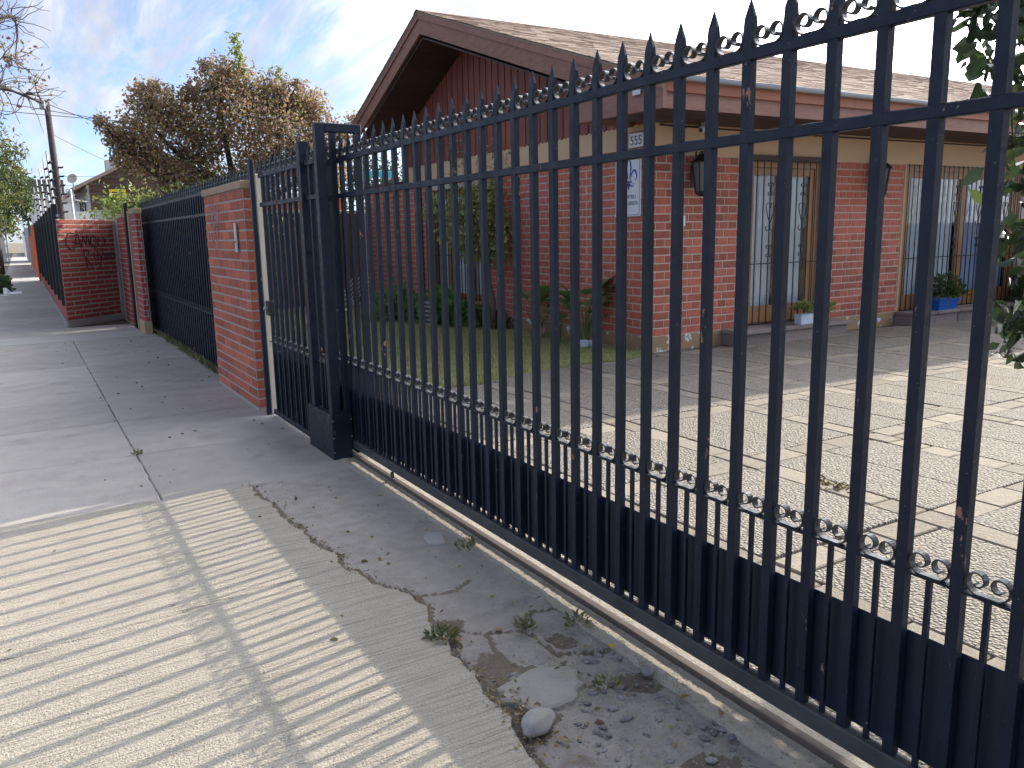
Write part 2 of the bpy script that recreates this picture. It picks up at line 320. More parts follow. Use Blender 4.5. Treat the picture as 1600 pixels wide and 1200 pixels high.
M['bark_dark'] = mat('dark bark', (.06, .045, .04), .95, var=(.1, .08, .07), vscale=12, bump=1, bscale=30, bdist=.02)
M['wood_fascia'] = mat('weathered brown fascia board', (.27, .13, .093), .7, var=((.185, .088, .066), (.35, .19, .142)), vscale=2.2, vamt=.7, stretch=(1, 1, 4), bump=.4, bscale=25, bdist=.004, rnd=.06, spots=[(9, .66, .74, (.33, .22, .18))])
M['wood_orange'] = mat('orange brown gutter board', (.32, .105, .055), .65, var=(.25, .08, .045), vscale=3, bump=.2, bscale=30)
M['wood_slat'] = mat('red brown cladding board', (.235, .066, .048), .6, var=((.16, .046, .036), (.30, .095, .066)), vscale=3, stretch=(4, 4, .7), rnd=.18, bump=.3, bscale=30, bdist=.003)
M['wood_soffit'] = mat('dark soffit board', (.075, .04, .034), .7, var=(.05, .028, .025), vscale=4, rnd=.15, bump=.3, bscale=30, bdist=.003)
M['wood_frame'] = mat('varnished pine frame', (.36, .17, .062), .5, var=((.24, .105, .042), (.43, .22, .085)), vscale=5, vamt=.7, stretch=(6, 6, .8), bump=.25, bscale=30, bdist=.002)
M['wood_siding'] = mat('dark siding board', (.09, .05, .038), .8, var=(.065, .036, .03), vscale=3, rnd=.12)
M['shingle'] = mat('brown asphalt shingle', (.30, .215, .165), .95, var=((.25, .18, .14), (.35, .26, .20)), vscale=3.5, vamt=.7, bump=.5, bscale=120, bdist=.004, spots=[(14, .64, .74, (.22, .155, .12))])
M['metal'] = mat('grey gutter metal', (.45, .46, .48), .4, metallic=.3, var=(.36, .37, .38), vscale=5)
M['galv'] = mat('galvanised post', (.5, .51, .53), .4, metallic=.5)
M['curtain'] = mat('pale curtain', (.80, .83, .87), .9, var=(.70, .74, .80), vscale=2, stretch=(8, 8, .4))
M['curtain_blue'] = mat('blue grey blind', (.42, .50, .68), .9, var=(.35, .43, .62), vscale=2)
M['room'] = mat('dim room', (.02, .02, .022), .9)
M['white'] = mat('white plastic', (.75, .76, .77), .45, var=(.66, .67, .68), vscale=6)
M['sign_blue'] = mat('blue sign paint', (.03, .03, .33), .5)
M['ink'] = mat('black lettering', (.02, .02, .03), .5)
M['grey_ink'] = mat('grey lettering', (.09, .11, .14), .5)
M['frame_brown'] = mat('brown tile edge', (.2, .10, .05), .5)
M['spray_black'] = mat('black spray paint', (.012, .008, .01), .7)
M['spray_white'] = mat('faint white spray paint', (.5, .36, .35), .8, spots=[(60, .5, .6, (.33, .12, .1))])
M['terracotta'] = mat('terracotta pot', (.34, .11, .05), .8, bump=.2, bscale=60)
M['blue_plastic'] = mat('bright blue plastic', (.01, .12, .50), .4)
M['box_white'] = mat('pale blue grey box', (.55, .62, .72), .6)
M['sill'] = mat('rough sill stone', (.25, .205, .19), .9, var=((.17, .14, .13), (.33, .29, .27)), vscale=9, rnd=.12, bump=.8, bscale=40, bdist=.01)
M['rail'] = mat('rusty brown rail', (.075, .058, .048), .75, var=(.12, .085, .065), vscale=14, bump=.3, bscale=90, bdist=.002)
M['teal'] = mat('turquoise board', (.03, .42, .55), .5)
M['yellow'] = mat('yellow board', (.75, .55, .02), .5)
M['pale_wall'] = mat('pale wall paint', (.62, .63, .64), .8, var=(.52, .53, .54), vscale=1)
M['sheet'] = mat('grey corrugated sheet', (.38, .41, .44), .5, var=(.3, .33, .36), vscale=3)
M['pole'] = mat('dark timber pole', (.045, .035, .035), .85, var=(.075, .06, .055), vscale=8, bump=.4, bscale=30)
M['cable'] = mat('grey cable', (.09, .09, .1), .7)
def glass_mat():
    m = bpy.data.materials.new('window glass'); m.use_nodes = True; t = m.node_tree; t.nodes.clear()
    g = N(t, 'ShaderNodeBsdfGlossy', _Roughness=.03); tr = N(t, 'ShaderNodeBsdfTransparent'); tr.inputs[0].default_value = (.94, .96, .97, 1)
    lw_ = N(t, 'ShaderNodeLayerWeight', _Blend=.5); pw = N(t, 'ShaderNodeMath', operation='POWER'); pw.inputs[1].default_value = 4.5; t.links.new(lw_.outputs['Facing'], pw.inputs[0]); f = N(t, 'ShaderNodeMath', operation='MULTIPLY_ADD'); f.inputs[1].default_value = .7; f.inputs[2].default_value = .035; t.links.new(pw.outputs[0], f.inputs[0]); mx = N(t, 'ShaderNodeMixShader'); t.links.new(f.outputs[0], mx.inputs[0]); t.links.new(tr.outputs[0], mx.inputs[1]); t.links.new(g.outputs[0], mx.inputs[2])
    o = N(t, 'ShaderNodeOutputMaterial'); t.links.new(mx.outputs[0], o.inputs[0]); return m
M['glass'] = glass_mat()
M['lantern_glass'] = mat('dusty lantern glass', (.16, .16, .155), .25, var=(.10, .10, .10), vscale=14)

# ================================================================== GROUND
struct('ground', MB().quad((-700, -700, -.16), (900, -700, -.16), (900, 900, -.16), (-700, 900, -.16)).mesh('ground', M['soil']))
struct('road', MB().quad((-11, -60, -.135), (-2.6, -60, -.135), (-2.6, 400, -.135), (-11, 400, -.135)).mesh('road', M['asphalt']))
struct('kerb', MB().box(-2.6, -2.45, -60, 400, -.16, .0, b=.01).mesh('kerb', M['slab']))
struct('verge', MB().box(-2.45, -.62, -60, 400, -.15, -.015).mesh('verge', M['soil']))

def fbm(x, y, s, o=4): return noise.fractal((x*s, y*s, 3.1), .9, 2.0, o)
def slab_poly(name, pts, z1, th, material, parent, inner=None):
    """paving piece from a 2-D outline with a worn, slightly lowered edge"""
    n = len(pts); c = Vector((sum(p[0] for p in pts)/n, sum(p[1] for p in pts)/n))
    ins = []
    for i in range(n):
        a, b, d = Vector(pts[i-1]), Vector(pts[i]), Vector(pts[(i+1) % n])
        t1, t2 = (b-a).normalized(), (d-b).normalized(); nn = Vector((-(t1+t2).y, (t1+t2).x)); nn = nn.normalized() if nn.length > 1e-6 else Vector((-t1.y, t1.x))
        ins.append(b+nn*.008)
    b = MB(); V = [(p[0], p[1], z1-th) for p in pts]+[(p[0], p[1], z1-.006) for p in pts]+[(p.x, p.y, z1) for p in ins]
    F = [(i, (i+1) % n, n+(i+1) % n, n+i) for i in range(n)]+[(n+i, n+(i+1) % n, 2*n+(i+1) % n, 2*n+i) for i in range(n)]+[tuple(range(2*n, 3*n))]
    b.add(V, F); return b.build(name, material, parent)
def wob(a, b, n, amp, seed):
    """jittered line between two 2-D points, end points exact"""
    r = random.Random(seed); P = []
    for i in range(n):
        t = i/n; p = Vector(a).lerp(Vector(b), t); d = (Vector(b)-Vector(a)).normalized()
        k = 0 if i == 0 else amp*(r.random()-.5)*2
        P.append((p.x-d.y*k, p.y+d.x*k))
    return P

walk = struct('sidewalk', MB().quad((-.62, -3, -.05), (1.9, -3, -.05), (1.9, 4.955, -.05), (-.62, 4.955, -.05)).quad((-.62, 4.955, -.009), (1.9, 4.955, -.009), (1.9, 130, -.009), (-.62, 130, -.009)).mesh('sidewalk', M['dirt']))
walk['_w'] = (0, 0, 0)
JY = [4.965, 6.17, 7.42, 8.65, 10.03, 11.07, 12.53, 13.93]
GAP = .006
for i in range(len(JY)-1):
    for (x0, x1, dz) in ((-.62, .5555, 0), (.5615, 1.82, -.002)):
        y0, y1 = JY[i]+GAP*.5, JY[i+1]-GAP*.5
        j = random.Random(i*9+int(x0*10))
        P = wob((x0, y0), (x1, y0+.02*j.uniform(-1, 1)), 14, .004, i)+wob((x1, y0), (x1, y1), 14, .005, i+50)+wob((x1, y1), (x0, y1), 14, .004, i+90)+wob((x0, y1), (x0, y0), 10, .003, i+130)
        slab_poly('slab', P, dz+j.uniform(-.003, .003), .05, M['slab'], walk)
slab_poly('slab', [(-.62, 13.95), (1.75, 13.95), (1.75, 14.93), (-.62, 14.93)], .001, .05, M['slab_light'], walk)
y = 14.95
while y < 40:
    y1 = y+1.25
    slab_poly('slab', [(-.62, y), (.6 if y > 16 else 1.6, y), (.6 if y > 16 else 1.6, y1-.015), (-.62, y1-.015)], random.uniform(-.004, .004), .05, M['slab'], walk); y = y1
slab_poly('slab', [(-.62, y), (.9, y), (.9, 74), (-.62, 74)], 0, .05, M['slab'], walk)
slab_poly('slab', [(-.62, 74.3), (.9, 74.3), (.9, 92), (-.62, 92)], .0, .05, M['slab_light'], walk)
slab_poly('slab', [(-.62, 92.3), (.9, 92.3), (.9, 128), (-.62, 128)], 0, .05, M['slab'], walk)

# broom finished apron in front of the gate: two slabs, broken outer edge
CR = [(1.02, 4.985), (1.062, 4.93), (1.05, 4.78), (1.085, 4.5), (1.07, 4.27), (1.105, 4.02), (1.09, 3.86), (1.15, 3.6), (1.105, 3.44), (1.16, 3.36), (1.175, 3.2), (1.262, 3.02), (1.275, 2.88), (1.235, 2.76), (1.235, 2.6), (1.185, 2.46), (1.2, 2.32), (1.165, 2.2), (1.17, 2.02), (1.12, 1.86), (1.10, 1.6), (1.13, 1.2), (1.08, .8), (1.1, .2), (1.12, -1.0)]
def rough(pts, seed, amp=.011, sub=.035):
    r = random.Random(seed); O = []
    for a, b in zip(pts[:-1], pts[1:]):
        n = max(1, int((Vector(b)-Vector(a)).length/sub))
        for k in range(n):
            p = Vector(a).lerp(Vector(b), k/n); O.append((p.x+r.uniform(-amp, amp), p.y+r.uniform(-amp, amp)*.4))
    return O+[pts[-1]]
CRF = rough(CR, 5)
def apron_piece(ylo, yhi_l, yhi_r, ylo_l, ylo_r):
    edge = [p for p in CRF if ylo_r+.01 < p[1] < yhi_r-.01]
    top = wob((-.62, yhi_l), (edge[0][0]+.0, yhi_r), 10, .002, 3)
    top.reverse()
    P = [(-.62, ylo_l)]+wob((-.62, ylo_l), (edge[-1][0], ylo_r), 10, .0015, 4)[1:]+[(edge[-1][0], ylo_r)]+edge[::-1]+[(edge[0][0], yhi_r)]+top
    return P
slab_poly('apron_slab', apron_piece(0, 4.95, 4.985, 3.27, 3.445), .004, .06, M['apron'], walk)
slab_poly('apron_slab', apron_piece(0, 3.265, 3.438, 1.2, 1.35), .004, .06, M['apron'], walk)
slab_poly('apron_slab', apron_piece(0, 1.195, 1.342, -1.0, -.9), .004, .06, M['apron'], walk)

# old rough strip between the apron and the gate track
strip_b = MB(); nx, ny = 66, 440
CRACKS = [rough(c_, 60+i, .012, .05) for i, c_ in enumerate([[(1.26, 2.98), (1.42, 2.93), (1.55, 3.0)], [(1.24, 2.66), (1.36, 2.56), (1.5, 2.5), (1.62, 2.62), (1.75, 2.56)], [(1.36, 2.56), (1.34, 2.36), (1.22, 2.3)], [(1.5, 2.5), (1.53, 2.28), (1.47, 2.14), (1.52, 1.98)], [(1.53, 2.28), (1.68, 2.2), (1.76, 2.24)]])]
def pdist(x, y, pl):
    m = 9
    for (ax, ay), (bx, by) in zip(pl[:-1], pl[1:]):
        dx_, dy_ = bx-ax, by-ay; t_ = max(0, min(1, ((x-ax)*dx_+(y-ay)*dy_)/(dx_*dx_+dy_*dy_+1e-9)))
        d_ = (x-ax-t_*dx_)**2+(y-ay-t_*dy_)**2
        if d_ < m: m = d_
    return math.sqrt(m)
MUD = [(1.26, 2.3, .13), (1.64, 1.98, .09), (1.2, 1.98, .12), (1.58, 2.36, .07), (1.3, 2.68, .06), (1.18, 1.6, .12), (1.55, 1.5, .10)]
DM = []
for j in range(ny+1):
    yy = -1.2+6.17*j/ny
    crs = [p for p in CR if abs(p[1]-yy) < .5]
    for i in range(nx+1):
        xx = .98+(1.80-.98)*i/nx
        k = min(1, max(0, (xx-1.05)/.25)); low = max(0, 1-abs(yy-1.7)/1.2)
        h = -.012 + .006*k + .012*fbm(xx, yy, 3.0, 3) + .006*fbm(xx+7, yy, 14, 3) + .005*fbm(xx, yy+9, 45, 2)
        h -= .02*low*(.5+.5*fbm(xx+3, yy, 5))
        h += .012*max(0, min(1, (yy-2.6)/.5))
        m = 0.
        if len(crs) > 1:
            d_ = pdist(xx, yy, crs); m = max(m, 1-d_/(.022+.02*max(0, fbm(xx+2, yy, 6))+.02*low))
        for c_ in CRACKS:
            if abs(c_[0][1]-yy) < .7: m = max(m, .75*(1-pdist(xx, yy, c_)/(.009+.004*fbm(xx, yy, 8))))
        for (mx_, my_, mr_) in MUD: m = max(m, 1-math.hypot(xx-mx_, yy-my_)/(mr_*(1+.7*fbm(xx, yy+5, 9))+1e-6))
        h = min(h, .0015)
        if m > 0: h -= .008*min(1, m*2)+.003*fbm(xx, yy, 60, 2)
        strip_b.v.append((xx, yy, h)); DM.append(m)
for j in range(ny):
    for i in range(nx):
        a = j*(nx+1)+i; strip_b.f.append((a, a+1, a+nx+2, a+nx+1)); strip_b.m.append(1 if DM[a]+DM[a+1]+DM[a+nx+2]+DM[a+nx+1] > .75 else 0)
strip = struct('rough_concrete', strip_b.mesh('rough_concrete', [M['strip'], M['mud']], True)); strip['_w'] = (0, 0, 0)
# sandy sill under the track, broken outer edge
sb = MB(); sl_n = 260
for j in range(sl_n+1):
    yy = -2.5+7.77*j/sl_n; e = 1.712+.022*fbm(3, yy, 2.2, 4)
    for xx, zz in ((e, -.03), (e+.006, .000), (e+.02, .004+.003*fbm(1, yy, 20, 3)), (1.775, .004+.004*fbm(5, yy, 24, 3)), (1.808, -.002+.003*fbm(9, yy, 30, 3)), (1.853, .012+.003*fbm(2, yy, 26, 2)), (1.92, .016)): sb.v.append((xx, yy, zz))
for j in range(sl_n):
    for i in range(6): a = j*7+i; sb.f.append((a, a+1, a+8, a+7)); sb.m.append(0)
struct('track_sill', sb.mesh('track_sill', M['sillsand'], True))

def blob_mesh(name, material, rx, ry, rz, seed, sub=2, amp=.18, flat=False):
    bm = bmesh.new(); bmesh.ops.create_icosphere(bm, subdivisions=sub, radius=1)
    for v in bm.verts:
        k = 1+amp*noise.noise(v.co*1.3+Vector((seed*3.7, seed, 0)))
        v.co = Vector((v.co.x*rx*k, v.co.y*ry*k, v.co.z*rz*k))
        if flat and v.co.z > rz*.55: v.co.z = rz*.55+(v.co.z-rz*.55)*.2
    me = bpy.data.meshes.new(name); bm.to_mesh(me); bm.free(); me.materials.append(material)
    me.polygons.foreach_set('use_smooth', [True]*len(me.polygons)); return me
peb = [blob_mesh('pebble', M['pebble'], 1, .7+.2*i/4, .55, i, 1) for i in range(4)]
r_ = random.Random(3)
for i in range(210):
    if i < 150: px, py = r_.uniform(1.28, 1.72), r_.uniform(1.25, 2.25)
    else: px, py = r_.uniform(1.2, 1.74), r_.uniform(.3, 4.6)
    s = r_.choice([.007, .009, .011, .014, .018]) if i < 140 else r_.uniform(.006, .013)
    o = new_obj('pebble', peb[i % 4], strip, (px, py, -.012+.006*fbm(px, py, 3, 3)), r_.uniform(0, 6)); o.scale = (s*1.25, s, s*.8)
    o.location.z -= s*.05
gr = MB()
for k in range(2600):
    u_ = r_.random()
    if u_ < .45: p = CRF[r_.randrange(len(CRF))]; px, py = p[0]+abs(r_.gauss(.012, .02)), p[1]+r_.gauss(0, .02)
    elif u_ < .75: px, py = r_.uniform(1.2, 1.74), r_.gauss(1.8, .5)
    else: px, py = 1.775+r_.gauss(0, .025), r_.uniform(-.5, 5.1)
    s_ = r_.uniform(.0016, .0045); zz = -.006 if px < 1.7 else .004
    gr.add([(px-s_, py-s_*.6, zz-s_*.3), (px+s_, py-s_*.8, zz-s_*.3), (px+s_*.6, py+s_, zz-s_*.3), (px-s_*.8, py+s_*.7, zz-s_*.3), (px+s_*.1, py, zz+s_*.9)], [(0, 1, 4), (1, 2, 4), (2, 3, 4), (3, 0, 4)])
new_obj('grit', gr.mesh('grit', M['lump']), None, kind='stuff')
st = new_obj('stone', blob_mesh('stone', M['stone'], .062, .047, .032, 2, 3, .25), None, (1.215, 1.93, .018), R(20)); tag(st, 'smooth rounded grey stone lying at the broken edge of the pale concrete apron', 'stone')
lp = MB()
ring = [((.14*math.cos(a)*(1+.14*math.sin(3*a+1)+.07*math.sin(7*a)+.05*math.sin(11*a+2))), .125*math.sin(a)*(1+.12*math.cos(2*a)+.07*math.cos(5*a+1)+.04*math.sin(9*a))) for a in [2*math.pi*k/22 for k in range(22)]]
lp.add([(x*1.12, y*1.12, -.03) for x, y in ring]+[(x*1.04, y*1.04, .006) for x, y in ring]+[(x*.96, y*.96, .012) for x, y in ring], [(i, (i+1) % 22, 22+(i+1) % 22, 22+i) for i in range(22)]+[(22+i, 22+(i+1) % 22, 44+(i+1) % 22, 44+i) for i in range(22)]+[tuple(range(44, 66))])
new_obj('broken_slab', lp.mesh('broken_slab', M['lump']), strip, (1.345, 2.11, -.010), R(12))
lp2 = MB().prism([(-.09, -.03, 0), (.06, -.05, 0), (.09, .01, 0), (.02, .05, 0), (-.07, .045, 0)], (0, 0, .016))
new_obj('broken_slab', lp2.mesh('broken_slab', M['slab_light']), strip, (1.62, 3.52, -.004), R(80))
dk = new_obj('dark_stone', blob_mesh('dark_stone', M['pebble'], .034, .022, .014, 5, 2, .3), None, (1.70, 1.99, .006), R(60)); tag(dk, 'small dark flat stone beside the gate track', 'stone')
# litter and weeds
C = []
for k in range(330):
    p = CRF[r_.randrange(len(CRF))]; C.append((p[0]+r_.gauss(.02, .018), p[1]+r_.gauss(0, .02), .003+r_.random()*.006))
for k in range(150):
    yy = r_.gauss(2.0, .12); C.append((1.16+r_.gauss(.05, .035), yy, .002+r_.random()*.01))
lm = leaf_mesh('leaf_litter', C, .017, M['dry'], droop=0, cup=.5, dirs=np.column_stack([rng.normal(size=(len(C), 2)), np.zeros(len(C))])*1.6)
new_obj('leaf_litter', lm, None, kind='stuff')
C = [(r_.uniform(.3, 1.75), r_.uniform(5.1, 14), .004) for k in range(70)]+[(r_.uniform(1.2, 1.75), r_.uniform(1.4, 4.7), .004) for k in range(60)]+[(r_.uniform(-.3, 1), r_.uniform(2, 4.8), .008) for k in range(7)]
new_obj('scattered_leaves', leaf_mesh('scattered_leaves', C, .028, M['dry'], droop=0, cup=.5, dirs=np.column_stack([rng.normal(size=(len(C), 2)), np.zeros(len(C))])*1.6), None, kind='stuff')
def clump(name, label, cat, x, y, rad, n, size, mats, h=.05, group=None):
    t = thing(name, label, cat, (x, y, 0), group)
    ang = rng.random(n)*2*math.pi; rr = rad*np.sqrt(rng.random(n)); z = h*rng.random(n)*(1-rr/rad*.6)
    C = np.column_stack([x+rr*np.cos(ang), y+rr*np.sin(ang), z+.002])
    dirs = np.column_stack([np.cos(ang), np.sin(ang), np.full(n, .9)])
    recentre(new_obj('leaves', leaf_mesh('leaves', C, size, mats, aspect=.34, droop=-.2, dirs=dirs), t))
    return t
clump('weed_clump', 'weed clump with dry broad leaves growing in the broken apron edge', 'weed', 1.215, 2.60, .055, 110, .026, M['weeddry'], .03)
big = leaf_mesh('dry_leaf', [(1.23, 2.54, .02), (1.25, 2.56, .02), (1.2, 2.53, .015), (1.17, 2.62, .012)], .055, M['dry'], aspect=.4, droop=.1)
new_obj('dry_leaves', big, None, kind='stuff')
clump('weed_tuft', 'small green tuft in the rough concrete, the larger one nearest the stone', 'weed', 1.505, 2.475, .032, 60, .028, M['weed'])
clump('weed_tuft', 'low grey green tuft in the dirt just in front of the dark flat stone', 'weed', 1.53, 2.0, .04, 60, .02, M['weed'], .02)
clump('weed_tuft', 'sparse tuft against the gate track sill, the nearest of those on the track', 'weed', 1.70, 2.40, .04, 40, .03, M['weed'])
clump('weed_tuft', 'sparse tuft on the bright track sill below the middle of the gate', 'weed', 1.70, 3.33, .05, 40, .03, M['weed'])
clump('weed_tuft', 'tiny green tuft on the joint between the grey pavement slabs', 'weed', .563, 6.17, .03, 30, .03, M['weed'], .02)
yl = new_obj('yellow_leaf', leaf_mesh('yellow_leaf', [(0, 0, .004)], .06, M['yleaf'], aspect=.3, droop=.0, dirs=[(1.6, -1.2, 0)]), None, (1.7, 2.22, 0)); tag(yl, 'yellow fallen leaf lying on the rough concrete near the gate', 'leaf')
C = []; D_ = []
for k in range(900):
    yy = r_.uniform(8.9, 14.1); C.append((1.80+r_.gauss(-.01, .025), yy, .0)); D_.append((r_.gauss(0, .5), r_.gauss(0, .5), 1.2))
new_obj('weeds_under_fence', leaf_mesh('weeds_under_fence', C, .07, M['weed'], aspect=.16, droop=0, dirs=D_), None, kind='stuff')

# ================================================================== DRIVEWAY AND LAWN
drive = struct('driveway', MB().quad((1.92, -9, -.008), (24, -9, -.008), (24, 7.75, -.008), (1.92, 7.75, -.008)).mesh('driveway', M['sand'])); drive['_w'] = (0, 0, 0)
GX = [2.68+1.225*i for i in range(9)]; GY = [-1.46+1.265*i for i in range(8)]   # band centre lines
BW = .20
sq = {}
def piece(name, w_, d_, mt, h=.02, b=.004):
    key = (name, round(w_, 3), round(d_, 3))
    if key not in sq: sq[key] = MB().box(-w_/2, w_/2, -d_/2, d_/2, -.03, h-.008, b=b).mesh(name, mt)
    return sq[key]
r2 = random.Random(11)
xs = [1.92+.0]+[g for g in GX]
for i in range(len(GX)+1):
    x0 = (GX[i-1]+BW/2) if i else 1.94; x1 = (GX[i]-BW/2) if i < len(GX) else 13.9
    for j in range(len(GY)-1):
        y0, y1 = GY[j]+BW/2, GY[j+1]-BW/2
        if y1 > 7.3 and x0 < 6.3: pass
        hx = (x0+x1)/2
        for (a, b) in ((x0, hx), (hx, x1)) if i else ((x0, x1),):
            new_obj('paving_square', piece('paving_square', b-a-.004, y1-y0-.004, M['aggregate']), drive, ((a+b)/2, (y0+y1)/2, r2.uniform(-.002, .002)))
for g in GX:
    y = -2.0
    while y < 7.3:
        L = r2.choice([.22, .31, .40]); 
        new_obj('band_stone', piece('band_stone', BW-.008-r2.choice([0, .012, .03]), L-.008, M['band'], .02, .006), drive, (g+r2.uniform(-.006, .006), y+L/2, r2.uniform(-.003, .002)), r2.uniform(-.02, .02)); y += L
for g in GY[1:]:
    for i in range(len(GX)+1):
        x0 = (GX[i-1]+BW/2) if i else 1.94; x1 = (GX[i]-BW/2) if i < len(GX) else 13.9
        n = max(1, round((x1-x0)/.33)); L = (x1-x0)/n
        for k in range(n):
            new_obj('band_stone', piece('band_stone', L-.008, BW-.008-r2.choice([0, .012, .03]), M['band'], .02, .006), drive, (x0+(k+.5)*L, g+r2.uniform(-.006, .006), r2.uniform(-.003, .002)), r2.uniform(-.02, .02))
LAWN = [(1.92, 7.3), (2.6, 7.28), (3.3, 7.1), (3.8, 7.06), (4.4, 7.28), (5.0, 7.47), (5.6, 7.42), (6.15, 7.38), (6.5, 7.6), (6.54, 17.1), (1.92, 17.1)]
lw = MB(); lw.add([(x, y, .024) for x, y in LAWN]+[(x, y, -.02) for x, y in LAWN], [tuple(range(len(LAWN)))]+[(i, len(LAWN)+i, len(LAWN)+(i+1) % len(LAWN), (i+1) % len(LAWN)) for i in range(len(LAWN))])
struct('lawn', lw.mesh('lawn', M['lawn']))
def lawn_edge(x): 
    for a, b in zip(LAWN[:9], LAWN[1:9]):
        if a[0] <= x <= b[0]: return a[1]+(b[1]-a[1])*(x-a[0])/(b[0]-a[0])
    return 7.6
n = 46000
gx = rng.uniform(1.95, 6.5, n); gy = 7.05+10*rng.random(n)**1.5
ok = np.array([yy > lawn_edge(xx)-.03 for xx, yy in zip(gx, gy)]); gx, gy = gx[ok], gy[ok]
n = len(gx); ang = rng.random(n)*6.283; Lh = rng.uniform(.02, .055, n); wd = rng.uniform(.003, .006, n)
ln = rng.normal(size=(n, 2))*.02
V = np.stack([np.column_stack([gx-wd*np.cos(ang), gy-wd*np.sin(ang), np.full(n, .02)]), np.column_stack([gx+wd*np.cos(ang), gy+wd*np.sin(ang), np.full(n, .02)]), np.column_stack([gx+ln[:, 0], gy+ln[:, 1], .024+Lh])], 1)
new_obj('grass', quads_mesh('grass', V, 3, M['grass']), None, kind='stuff')
t = thing('dry_twigs', '', '', (3.93, 2.95, 0)); recentre(new_obj('twigs', leaf_mesh('twigs', [(3.93+r_.gauss(0, .05), 2.95+r_.gauss(0, .05), .016) for k in range(70)], .05, M['dry'], aspect=.2, droop=0, dirs=[(r_.gauss(0, 1), r_.gauss(0, 1), .1) for k in range(70)]), t)); t.children[0]['kind'] = 'stuff'
tag(t, 'little heap of reddish dry twigs lying on the sunlit driveway', 'twigs')

# ================================================================== FENCES AND GATES
SP = .1445; Y0 = 1.903; GXc = 1.85; BH = .0155
def bar_mesh(z0, name='bar', tip=2.133, h=BH):
    b = MB(); s = h; sx = .0125
    secs = [(z0, s, s), (tip-.088, s, s), (tip-.068, s*1.12, s*.72), (tip-.048, s*1.2, s*.4), (tip, .0015, .0015)]
    V = []
    secs = [(z, a, b_/s*sx) for z, a, b_ in secs]
    for z, hy, hx in secs: V += [(-hx, -hy, z), (hx, -hy, z), (hx, hy, z), (-hx, hy, z)]
    F = [(i*4+k, i*4+(k+1) % 4, i*4+4+(k+1) % 4, i*4+4+k) for i in range(4) for k in range(4)]+[(3, 2, 1, 0), (16, 17, 18, 19)]
    return b.add(V, F).mesh(name, M['steel'])
def scroll_mesh(w=SP-2*BH-.002, h=.058, wid=.02, th=.004):
    hw = w/2; r0 = .031
    def spiral(sgn):
        Q = []; cy = hw-r0-th*.5
        for k in range(23):
            t = k/22; a = -math.pi/2+t*math.pi*2.25; rr = r0*(1-.74*t**1.15)
            Q.append((0, sgn*(cy+rr*math.cos(a)+.004*t), th*.5+r0*.98+rr*math.sin(a)))
        return Q
    A = spiral(1); B = spiral(-1)
    P = A[::-1]+[(0, 0, th*.5)]+B
    b = MB().ribbon(P, (wid, 0, 0), th); return b.mesh('scroll', M['scroll'])
ME_bar = bar_mesh(.112); ME_scroll = scroll_mesh()
ME_small = MB().box(-.006, .006, -.0065, .0065, .112, .634).mesh('small_bar', M['steel'])
ME_barlow = bar_mesh(.04)
def fence_run(root, x, ks, y0, ya, yb, zrail=(1.738, 1.770), ztop=(1.966, 1.998), zs=.634, bar=ME_bar, small=ME_small, skip_low=False, half=BH):
    ys = [y0+SP*k for k in ks]
    for y in ys: new_obj('bar', bar, root, (x, y, 0))
    for nm, z in (('mid_rail', zrail), ('top_rail', ztop)):
        MB().box(x-.0145, x+.0105, ya, yb, z[0], z[1], b=.003).build(nm, M['steel'], root)
    MB().box(x-.012, x+.012, ya, yb, zs, zs+.007).build('scroll_rail', M['steel'], root)
    for a, b in zip(ys[:-1], ys[1:]):
        new_obj('scroll', ME_scroll, root, (x, (a+b)/2, ztop[1]))
        new_obj('scroll', ME_scroll, root, (x, (a+b)/2, zs+.007))
        if not skip_low: new_obj('small_bar', small, root, (x, (a+b)/2, 0))
gate = thing('sliding_gate', 'long dark navy steel sliding gate with spear topped bars across the driveway', 'gate', (GXc, 2.2, 0))
fence_run(gate, GXc, range(-24, 27), Y0, -1.62, 5.72)
MB().box(1.828, 1.872, -1.64, 5.74, .060, .118, b=.004).build('bottom_beam', M['beam'], gate)
MB().box(1.8735, 1.8755, -1.62, 5.70, .126, .468).build('kick_panel', M['panel'], gate)
MB().box(GXc-.02, GXc+.02, 5.745, 5.79, .05, 2.05, b=.003).build('end_stile', M['steel'], gate)
wh = [MB().tube([(1.822, yy, .043), (1.832, yy, .043)], .019, 14).build('wheel', M['black'], gate) for yy in (-1.2, 4.55)]
track = thing('gate_track', 'rusty brown steel rail on the ground below the sliding gate', 'rail', (1.827, 1.8, 0))
MB().box(1.816, 1.852, -2.4, 5.72, -.01, .023, b=.004).build('rail', M['rail'], track)

# catcher frame with the boxed foot
post = thing('gate_post', 'tall navy double gate post with sheet metal box at its foot and arm on top', 'post', (1.75, 5.3, 0))
MB().box(1.692, 1.756, 5.24, 5.30, .0, 2.205, b=.004).build('front_leg', M['steel'], post)
MB().box(1.788, 1.828, 5.245, 5.285, .0, 2.15, b=.004).build('rear_leg', M['steel'], post)
MB().box(1.757, 2.0, 5.24, 5.295, 2.15, 2.205, b=.004).build('top_arm', M['steel'], post)
MB().box(1.955, 2.0, 5.245, 5.29, .0, 2.148, b=.004).build('inner_leg', M['steel'], post)
MB().box(1.684, 1.824, 5.225, 5.76, -.01, .305, b=.003).build('foot_box', M['steel'], post)
for (yy, zz) in ((5.2245, .27), (5.2245, .15), (5.2245, .05)):
    for xx in (1.69, 1.818): MB().tube([(xx, yy, zz), (xx, yy-.003, zz)], .004, 8).build('rivet', M['galv'], post)
MB().box(1.79, 1.86, 5.30, 5.303, 1.0, 1.012).build('guide_strap', M['galv'], post)

